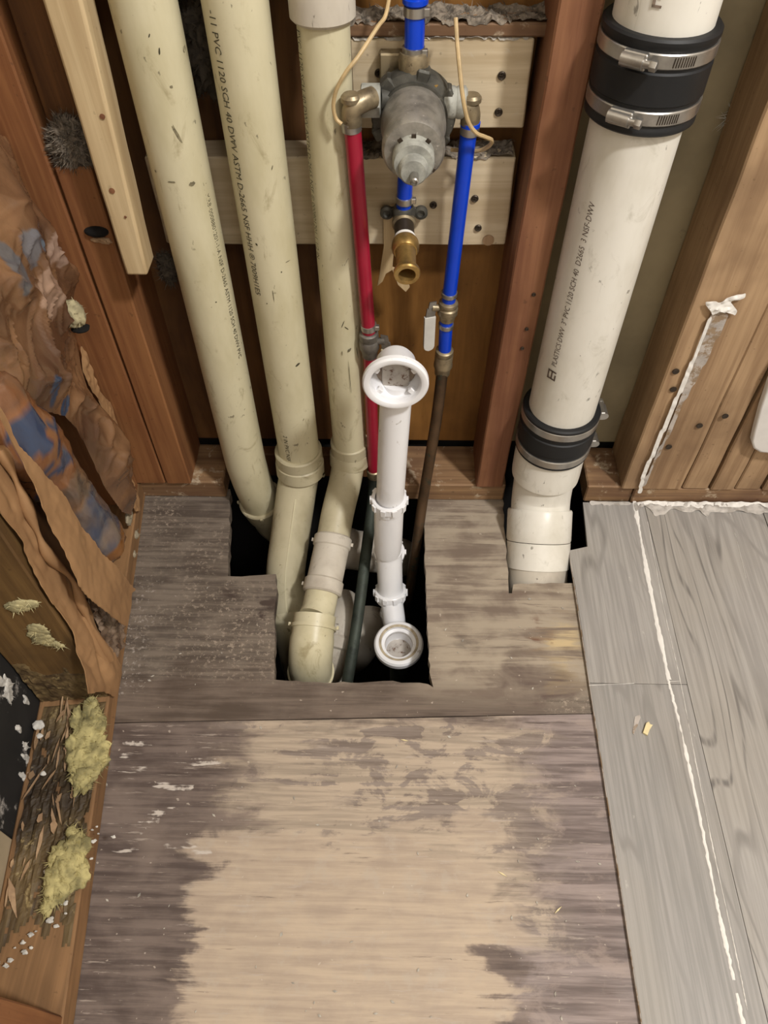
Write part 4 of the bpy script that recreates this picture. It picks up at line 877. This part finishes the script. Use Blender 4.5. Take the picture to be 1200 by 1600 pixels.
# red line
rl = thing('water_pipe', 'red hot water pipe with a lever shut-off valve', 'pipe', aty(583, 735, .76))
ra = el+Vector((0, 0, -.012)); rb = aty(576, 512, .768); rc = aty(578, 562, .772); rd = aty(584, 738, .785)
B().tube([ra, lerp(ra, rb, .5), rb+Vector((0, 0, -.006))], RP, 24).done('pipe', 'red', rl)
B().tube([rc+Vector((0, 0, .01)), lerp(rc, rd, .5), rd], RP, 24).done('pipe', 'red', rl)
crimp(aty(549, 196, .7575), rb-ra, rl, RP, .010); crimp(aty(576, 510, .768), rb-ra, rl, RP, .008, (1, -.2, 0)); crimp(aty(578, 553, .772), rd-rc, rl, RP, .006)
def stopvalve(p, q_, par, hside, hl, mat):
    a = (q_-p).normalized(); L = (q_-p).length; b = B()
    b.lathe([(.0085, 0), (.0118, .002), (.0125, L*.18), (.0112, L*.30), (.0128, L*.36), (.0128, L*.62), (.0108, L*.74), (.0095, L*.98), (.0080, L)], p, a, 28)
    b.tube([lerp(p, q_, .4), lerp(p, q_, .4)+Vector((hside*.020, -.003, .004))], .0045, 16); o = b.done('stop_valve', mat, par)
    h0 = lerp(p, q_, .4)+Vector((hside*.019, -.003, .004)); b = B()
    pts = [h0+Vector((0, 0, .008)), h0+Vector((hside*.0015, -.002, .0)), h0+Vector((hside*.004, -.003, -.018)), h0+Vector((hside*.004, -.003, -.018-hl))]
    b.bm.free(); b.bm = bmesh.new(); w = Vector((.96*hside, -.28, 0)).normalized()
    for i in range(3):
        u = (pts[i+1]-pts[i]); n_ = w.cross(u).normalized()*.001; ww = w*(.006 if i else .0045)
        b.slab([pts[i]-ww-n_, pts[i]+ww-n_, pts[i+1]+ww-n_, pts[i+1]-ww-n_], n_, .0022)
    b.done('lever_stub', 'steel_dull', o, 0)
    g = B(); c0 = pts[2]+Vector((0, 0, .006)); c1 = pts[3]; k = 10; pr_ = []
    for i in range(k+1): t = math.pi*i/k; pr_.append(c1+w*math.cos(t)*.0072+Vector((0, 0, -math.sin(t)*.0072)))
    ring = [c0+w*.0072]+pr_+[c0-w*.0072]
    g.slab([x+Vector((0, .0025, 0)) for x in ring], (-.28*hside, -.96, 0), .005); oo_ = g.done('handle', 'handle_'+('cream' if hside > 0 else 'white'), o, 30)
    md = oo_.modifiers.new('b', 'BEVEL'); md.width = .001; md.segments = 2; md.limit_method = 'ANGLE'
M['handle_cream'] = plain('cream_grip', 'b9ae90', .45, 0, .1, 30); M['handle_white'] = plain('grey_white_grip', 'c9c6c0', .4, 0, .1, 30)
stopvalve(aty(576, 518, .7685), aty(578, 556, .7715), rl, 1, .038, 'steel_dull')
# corroded copper tail of the red line, slanting forward through the hole
B().lathe([(.008, -.004), (.0108, -.002), (.0108, .010), (.0092, .014)], rd+Vector((0, 0, .004)), (0, 0, -1), 22).done('copper_union', 'brass_dull', rl)
B().tube(spl([rd+Vector((0, 0, -.004)), aty(583, 762, .786), atd(580, 800, 1.235), atd(570, 880, 1.20), atd(556, 985, 1.172), atd(541, 1075, 1.170), atd(538, 1095, 1.23)], 6), .0088, 20).done('copper_tail', 'verdigris', rl)
# blue line
bl2 = thing('water_pipe', 'long blue cold water pipe with a lever shut-off valve, turning to copper', 'pipe', aty(690, 580, .79))
b0 = er+Vector((0, 0, -.012)); b1 = aty(702, 462, .80); b2 = aty(697, 506, .80); b3 = aty(695, 545, .802); b4 = aty(692, 572, .805)
B().tube([b0, lerp(b0, b1, .5), b1+(b1-b0).normalized()*.01], RP, 24).done('pipe', 'blue', bl2)
B().tube([b2+Vector((0, 0, .006)), b3+Vector((0, 0, -.006))], RP, 24).done('pipe', 'blue', bl2)
crimp(aty(734, 202, .79), b1-b0, bl2, RP, .009); crimp(aty(702, 459, .80), b1-b0, bl2, RP, .006); crimp(aty(697, 508, .80), b1-b0, bl2, RP, .006)
B().lathe([(RP, -.003), (RP+.0016, -.002), (RP+.0016, .002), (RP, .003)], aty(735, 193, .79), b1-b0, 22).done('collar', 'blue', bl2)
stopvalve(aty(701, 470, .80), aty(698, 500, .80), bl2, -1, .040, 'brass_dull')
b = B(); b.lathe([(.0085, 0), (.0118, .002), (.0122, .008), (.0112, .010), (.0122, .012), (.0122, .026), (.0128, .028), (.0128, .031), (.0108, .033), (.0104, .046), (.0085, .048)], b3, (b4-b3), 28); b.done('push_coupling', 'brass_dull', bl2)
B().tube(spl([b4, aty(684, 640, .790), aty(672, 715, .768), aty(661, 780, .752), atd(651, 850, 1.22), atd(641, 915, 1.28), atd(636, 960, 1.34)], 6), .0080, 22).done('copper_pipe', 'copper', bl2)
# thin tan wires
w1 = B().tube(spl([aty(612, -30, .80), aty(603, 22, .79), aty(590, 42, .775), aty(560, 88, .752), aty(541, 112, .746), aty(526, 140, .747), aty(521, 165, .749), aty(525, 185, .750), aty(534, 194, .748)], 6), .0019, 8).done('wire', 'wire')
tag(recentre(w1), 'thin tan wire looping over the third cream pipe beside the valve', 'wire')
w2 = B().tube(spl([aty(712, 28, .80), aty(714, 62, .79), aty(718, 105, .775), aty(723, 150, .765), aty(731, 188, .765), aty(743, 207, .768), aty(758, 214, .772), aty(768, 219, .78), aty(764, 228, .79), aty(745, 236, .80), aty(705, 234, .81)], 6), .0021, 8).done('wire', 'wire')
tag(recentre(w2), 'thin tan wire hanging over the blue pipe, right of the valve', 'wire')
# ================================================================ insulation in the left wall
def zone(s, z, blobs, base):
    c = sr(base) if isinstance(base, str) else base
    for (bs, bz, rs, rz, col, k) in blobs:
        d = ((s-bs)/rs)**2+((z-bz)/rz)**2; d += .7*nz((s, z, bs), 45, 3)
        if d < 1.15: c = mixc(c, col, k*min(1, (1.15-d)/.25))
    return c
def pxb(u, v, rs, rz, col, k=1.0): s, z = atw(u, v, -.012); return (s, z, rs, rz, col, k)
blu = '3f4c62'; dblu = '2a3350'
ib = thing('insulation_batt', 'crumpled brown plastic-faced insulation with blue print, beside the corner stud', 'insulation', wp(.15, 0, .05))
filmb = [pxb(78, 574, .010, .016, dblu), pxb(72, 610, .007, .022, blu), pxb(105, 632, .013, .011, blu), pxb(50, 662, .020, .014, blu), pxb(62, 690, .022, .014, blu, .9), pxb(75, 715, .03, .010, '6a6a74', .8), pxb(25, 390, .016, .02, '6c7078', .8), pxb(8, 420, .014, .03, '5e666e', .8), pxb(38, 375, .01, .018, '5a6878', .9),
         pxb(70, 390, .02, .022, 'b59a8a', .7), pxb(60, 455, .03, .03, 'b0937f', .7), pxb(40, 260, .02, .05, '8a6a4c', .6), pxb(95, 685, .012, .03, 'a8a49c', .8)]
out = [(-20, 205), (10, 215), (28, 280), (50, 330), (75, 355), (100, 387), (104, 410), (107, 432), (120, 445), (121, 467), (118, 478), (104, 480), (97, 500), (115, 520), (125, 570), (135, 605), (155, 635), (172, 668), (182, 700), (190, 730), (200, 770), (205, 790), (205, 805), (190, 800), (165, 765), (150, 735), (135, 700), (118, 668), (100, 650), (60, 640), (20, 620), (-40, 560)]
pl_ = [atw(u, v, -.006) for u, v in out]
def bulge(s, z):
    e = min(1, edge_dist((s, z), pl_)/.03)
    w = nz((s, z, 11), 12, 2)*.03
    fold = (1-min(1, abs(nz((s+w, (z+w)*.55, 2), 13, 1))*2.6))**2*.012+nz((s, z, 5), 8, 1)*.016
    cr = (1-min(1, abs(nz((s+w, z-w, 8), 34, 1))*3))**3*.0035
    return wp(s, -.006-e*(.010+fold+cr), z)
sheet('facing', pl_, bulge, 'film', ib, .0024, .0006, lambda s, z: zone(s, z, filmb, mixc('5a4030', '8a6648', .5+1.1*nz((s, z, 3), 11, 3))))
# rolled belly of the batt, glossy plastic over fibre
roll = spl([wp(*(lambda q: (q[0], -.008, q[1]))(atw(u, v, -.030))) for u, v in ((18, 590), (58, 672), (100, 725), (140, 785), (172, 838), (186, 862))], 10)
def roll_mesh():
    b = B(); bm = b.bm; lay = bm.verts.layers.float_color.new('Col'); n = 40; R_ = []
    L = len(roll)
    for i, p in enumerate(roll):
        t = (roll[min(i+1, L-1)]-roll[max(i-1, 0)]).normalized(); a = (WN-t*WN.dot(t)).normalized(); c = t.cross(a); f = i/(L-1)
        rr = .037-.02*max(0, .22-f)/.22+.004*math.sin(f*9)-.016*max(0, f-.85)/.15; row = []
        for j in range(n):
            th = 2*math.pi*j/n; d = a*math.cos(th)*.9+c*math.sin(th)
            q_ = p+d*(rr+.005*nz((f*3, th*.6, 1), 3, 4)-.004*abs(nz((f*9, th*.5, 6), 2, 3)))
            v = bm.verts.new(q_); band = nz((f*5, th*.5, 4), 2.2, 3)
            col = sr('85593a')
            if .10 < f < .30 and band > .05: col = sr('36425a')
            elif f < .10: col = mixc('7a5236', '5a4436', .5+band)
            elif .30 < f < .50 and band > .25: col = sr('3a4560')
            elif .55 < f < .80: col = mixc('75655a', '454c5e', .45+1.2*band)
            elif f >= .80: col = mixc('7a4c22', '8a5e34', .5+band)
            if .42 < f < .55: col = mixc('84644a', '5c5048', .5+band)
            v[lay] = col; row.append(v)
        R_.append(row)
    for i in range(L-1):
        for j in range(n): bm.faces.new((R_[i][j], R_[i][(j+1) % n], R_[i+1][(j+1) % n], R_[i+1][j]))
    bm.faces.new(R_[0][::-1]); bm.faces.new(R_[-1])
    return b.done('plastic_roll', 'film', ib, 70)
roll_mesh()
s_, z_ = atw(104, 492, -.012); B().clump(wp(s_, -.022, z_), (.011, .013, .019), .3, 90, 4, 60, .008, 3).done('fibre_tuft', 'wool_pale', ib, 60, 'pale yellow fibre tuft') if 'wool_pale' in M else None
s_, z_ = atw(111, 514, -.012); B().clump(wp(s_, -.023, z_), (.011, .009, .0035), .2, 90, 3, 0, .008, 5).done('tuft_end', 'hole', ib, 60)
# inner paper behind the flap
pb = [atw(u, v, .012) for u, v in [(-60, 560), (0, 590), (60, 690), (110, 790), (150, 880), (185, 960), (198, 1010), (180, 1050), (130, 960), (90, 900), (40, 820), (-10, 740), (-60, 700)]]
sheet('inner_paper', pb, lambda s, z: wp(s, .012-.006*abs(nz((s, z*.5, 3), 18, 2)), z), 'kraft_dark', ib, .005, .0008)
# torn flange strip along the corner stud
fs = [(123, 540), (133, 560), (143, 590), (152, 612), (170, 632), (174, 648), (185, 690), (196, 730), (206, 758), (212, 775), (216, 798), (208, 800), (196, 775), (182, 725), (168, 670), (150, 628), (135, 600), (126, 580)]
pf = [atw(u, v, -.002) for u, v in fs]
sheet('torn_flange', pf, lambda s, z: wp(s, -.004-.006*abs(nz((s, z, 1), 40, 3)), z), 'kraft', ib, .0025, .0008)
for px in ([(150, 736), (165, 760), (170, 775), (160, 768), (152, 755)],):
    pass
for u, v, rx in ((197, 808, .012), (208, 835, .007), (205, 866, .006), (162, 752, .007)):
    s_, z_ = atw(u, v, .004); B().clump(wp(s_, .0, z_), (.004, rx, rx*.9), .5, 90, 3, 20, .006, u).done('fibre_tuft', 'lint_pale', ib, 60)
# big torn kraft flap hanging between the stud and the roll
kf = thing('kraft_flap', 'wide smooth torn flap of tan kraft paper hanging off the left wall', 'paper', wp(.2, 0, .1))
fp = [(-6, 628), (28, 695), (82, 752), (107, 782), (125, 817), (160, 865), (190, 895), (212, 921), (207, 928), (206, 952), (198, 980), (172, 960), (150, 942), (122, 917), (110, 893), (82, 826), (50, 752), (25, 702), (-6, 650)]
pk = [atw(u, v, -.036) for u, v in fp]
sheet('flap', pk, lambda s, z: wp(s, -.034-.008*abs(nz((s*.5, z*.5, 3), 14, 2))-.001*nz((s, z, 1), 70, 2), z), 'kraft', kf, .003, .0009)
# kraft-paper covering of the rotted stud
ks = thing('kraft_strip', 'narrow creased kraft paper strip stapled over the rotted left stud', 'paper', wp(.33, 0, .05))
kp = [(-40, 660), (0, 722), (40, 797), (75, 872), (110, 907), (140, 962), (180, 1038), (183, 1052), (178, 1090), (160, 1080), (135, 1085), (118, 1015), (110, 982), (65, 922), (32, 852), (0, 802), (-40, 740)]
pk2 = [atw(u, v, -.004) for u, v in kp]
sheet('strip', pk2, lambda s, z: wp(s, -.004-.009*abs(nz((s, z*.35, 9), 26, 2))-.001*nz((s, z, 1), 70, 2), z), 'kraft', ks, .003, .0009)
lit = [(0, 700), (18, 735), (38, 782), (58, 830), (76, 868), (112, 905), (128, 945), (146, 985), (172, 1030)]
B().tube(spl([wp(*((lambda q: (q[0], -.011, q[1]))(atw(u, v, -.011)))) for u, v in lit], 5), [.0045+.002*math.sin(i*.7) for i in range(41)], 10).done('folded_edge', 'kraft', ks, 60)
B().tube(spl([wp(*((lambda q: (q[0], -.006, q[1]))(atw(u, v, -.006)))) for u, v in [(128, 960), (150, 1010), (170, 1045), (178, 1062)]], 5), [.006]*12+[.003]*4, 10).done('folded_edge', 'kraft', ks, 60)
# crumpled clear plastic scrap by the sill
pc = [atw(u, v, -.006) for u, v in [(122, 918), (148, 943), (168, 960), (192, 975), (190, 1000), (186, 1015), (178, 1030), (165, 1010), (145, 965)]]
cp = thing('plastic_scrap', 'crumpled shiny plastic scrap tucked under the kraft flap', 'plastic', wp(.27, 0, .04))
sheet('scrap', pc, lambda s, z: wp(s, -.006-.010*abs(nz((s, z, 5), 60, 3)), z), 'film', cp, .002, .0006, lambda s, z: mixc('8e7a68', '5a4636', .5+nz((s, z, 2), 50, 3)))
def wclump(name, label, cat, u, v, t, rad, mat, amp=.35, fr=60, sub=4, fib=60, fl_=.008, seed=0, zoff=0, on=None):
    if on is None: s, z = atw(u, v, t); p = wp(s, t, z)
    else: p = atz(u, v, on)
    o = B().clump(p, rad, amp, fr, sub, fib, fl_, seed).done(name, mat, None, 60); return tag(recentre(o), label, cat)
def stud_scrap(px, lab):
    pts = [ony_w(u, v) for u, v in px]; b = B(); P = spl(pts, 5)
    for i, p in enumerate(P):
        f = i/(len(P)-1); r_ = .0085*(.35+.75*math.sin(math.pi*min(1, f*.75+.25))); b.clump(p, (r_*1.3, .0022, r_), .4, 120, 3, 12, .008, i)
    tag(recentre(b.done('wool_scrap', 'wool_pale2', None, 70)), lab, 'insulation')
def ony_w(u, v):                                             # near side of the rotted stud: plane through wp(.358, *, *)
    d = ray(u, v); P0 = wp(.3585, 0, 0); k = (P0-CAM).dot(WD)/d.dot(WD); return CAM+d*k
stud_scrap([(22, 950), (38, 945), (55, 942)], 'short pale yellow wool scrap stuck to the rotted stud, upper of two')
stud_scrap([(58, 980), (62, 995), (72, 1003), (95, 1009)], 'hooked pale yellow wool scrap stuck to the rotted stud, lower of two')
# yellow wool lying on the rotten sill, in segments along the wall
def wool(name, label, px, z, w, seed):
    b = B(); P = spl([atz(u, v, z) for u, v in px], 5)
    for i, p in enumerate(P):
        f = i/(len(P)-1); r_ = w*(.55+.6*math.sin(math.pi*min(1, f*1.05+.02)))
        for q in range(2): b.clump(p+Vector((random.gauss(0, r_*.5), random.gauss(0, r_*.4), random.gauss(0, .002))), (r_*random.uniform(.5, .9), r_*random.uniform(.7, 1.2), r_*.40), .45, 130, 3, 26, .010, seed+i*2+q)
    return tag(recentre(b.done(name, 'wool', None, 70)), label, 'insulation')
wool('insulation_wool', 'pale yellow wool clump below the rotted stud, beside the floor edge', [(137, 1108), (138, 1140), (141, 1172), (137, 1200), (126, 1226)], .052, .017, 3)
wool('insulation_wool', 'greenish yellow wool clump further down on the rotten sill', [(120, 1310), (110, 1335), (98, 1365), (86, 1395), (78, 1418)], .050, .0135, 50)
for i, (u, v, r_, w_) in enumerate(((60, 1133, .0075, 'larger white flake above the smaller one, on the rotten sill'), (62, 1150, .0045, 'smaller white flake just below the larger one on the rotten sill'), (67, 1209, .004, 'tiny white flake on dark wood, below the pair of flakes'))):
    o = B().clump(atz(u, v, .048), (r_, r_*.8, r_*.5), .35, 140, 3, 0, 0, i*5).done('white_flake', 'fungus', None, 60); tag(recentre(o), w_, 'debris', 'white flakes on the sill')
for i, (u, v, rr) in enumerate(((14, 1500, .006), (3, 1516, .004), (90, 1435, .010), (75, 1262, .009), (48, 1470, .009))):
    pass
b = B()
for i in range(28):
    u, v = random.choice(((12, 1502), (88, 1438), (100, 1410), (118, 1362), (70, 1365), (40, 1470), (150, 1300), (130, 1340)))
    p = atz(u+random.gauss(0, 9), v+random.gauss(0, 10), .045); r_ = random.uniform(.0007, .0022); b.clump(p, (r_*1.6, r_, r_*.5), .8, 300, 3, 0, .006, i)
tag(b.done('plaster_crumbs', 'fungus', None, 60), 'white plaster crumbs scattered over the rotten sill', 'debris', None, 'stuff')
# grey lint clump on the cripple stud top
o = B().clump(aty(112, 225, .79), (.022, .017, .026), .22, 190, 5, 2600, .011, 11).done('lint_clump', 'lint', None, 60); tag(recentre(o), 'grey fluffy lint clump on the cut stud left of the pine strip', 'lint')
o = B().clump(aty(262, 420, .79), (.010, .008, .020), .4, 160, 4, 500, .012, 21).done('lint_clump', 'lint_dark', None, 60); tag(recentre(o), 'dark dusty cobweb tuft beside the foot of the pine strip', 'lint')
o = B().clump(aty(320, 60, .83), (.024, .014, .05), .35, 110, 5, 1400, .012, 31).done('lint_clump', 'lint_dark', None, 60); tag(recentre(o), 'dark cobwebbed lint mass between the two left cream pipes', 'lint')
b = B()
for u, v in ((1145, 185), (1150, 178)): b.clump(aty(u, v, .862), (.006, .003, .008), .6, 140, 2, 60, .02, u)
tag(recentre(b.done('cobweb', 'fungus', None, 0)), 'white cobweb tuft on the olive panel right of the soil stack', 'cobweb')
# white panel corner at the right edge
wpn = thing('wallboard_scrap', 'white rounded board end leaning in at the right edge', 'board', aty(1190, 700, .762))
pp = [aty(u, v, .762) for u, v in ((1330, 560), (1250, 520), (1208, 582), (1188, 640), (1178, 678), (1175, 692), (1178, 702), (1188, 708), (1210, 710), (1330, 716))]
o = B().slab(pp, (0, 1, 0), .0125).done('board', 'white_board', wpn, 40); md = o.modifiers.new('b', 'BEVEL'); md.width = .003; md.segments = 3; md.limit_method = 'ANGLE'
# bits on the floor
b = B(); b.slab([atz(u, v, .0068) for u, v in ((1004, 1146), (1009, 1131), (1013, 1129), (1015, 1133), (1019, 1134), (1014, 1142), (1011, 1150))], (0, 0, 1), .003)
tag(recentre(b.done('foam_chip', 'chip', None, 20)), 'small yellow chip lying on the grey plank', 'debris')
b = B(); b.slab([atz(u, v, .0066) for u, v in ((988, 1145), (992, 1120), (999, 1117), (1001, 1121), (996, 1134), (990, 1148))], (0, 0, 1), .0004)
tag(recentre(b.done('glue_smear', 'compound', None, 20)), 'pale dried glue smear beside the yellow chip on the plank', 'debris')
b = B()
for i in range(75):
    if i < 55: u, v = random.uniform(140, 990), random.uniform(1100, 1595); z = .0003
    elif i < 65: u, v = random.uniform(690, 900), random.uniform(930, 1090); z = .0003
    else: u, v = random.uniform(215, 420), random.uniform(910, 1080); z = .0003
    if v > 1100 and u > 915+(v-1100)*.14: continue
    p = atz(u, v, z); l = random.uniform(.0008, .003); a = random.uniform(0, 6.3); d = Vector((math.cos(a), math.sin(a), 0)); n_ = Vector((-d.y, d.x, 0))*random.uniform(.3, .6)
    b.slab([p-d*l, p-n_*l, p+d*l, p+n_*l], (0, 0, 1), .0008)
tag(b.done('sawdust_flecks', 'plaster_dust', None, 0), 'pale sawdust flecks scattered over the plywood', 'debris', None, 'stuff')
for i, (u, v, lab, dx) in enumerate(((948-35, 1366-310, '', 0),)): pass
for u, v, a, l, lab in ((785, 1366, -.5, .006, 'pale wood sliver on the plywood near the tan patch edge'), (872, 1422, .7, .006, 'thin pale sliver on the purple-grey plywood, right side'), (632, 1157, -.2, .005, 'yellowish sliver on the plywood just in front of the sheet joint')):
    p = atz(u, v, .0004); d = Vector((math.cos(a), math.sin(a), 0)); n_ = Vector((-d.y, d.x, 0))
    o = B().slab([p-d*l, p-n_*.0008, p+d*l, p+n_*.001], (0, 0, 1), .0012).done('wood_sliver', 'chip', None, 0); tag(recentre(o), lab, 'debris', 'slivers on the plywood')
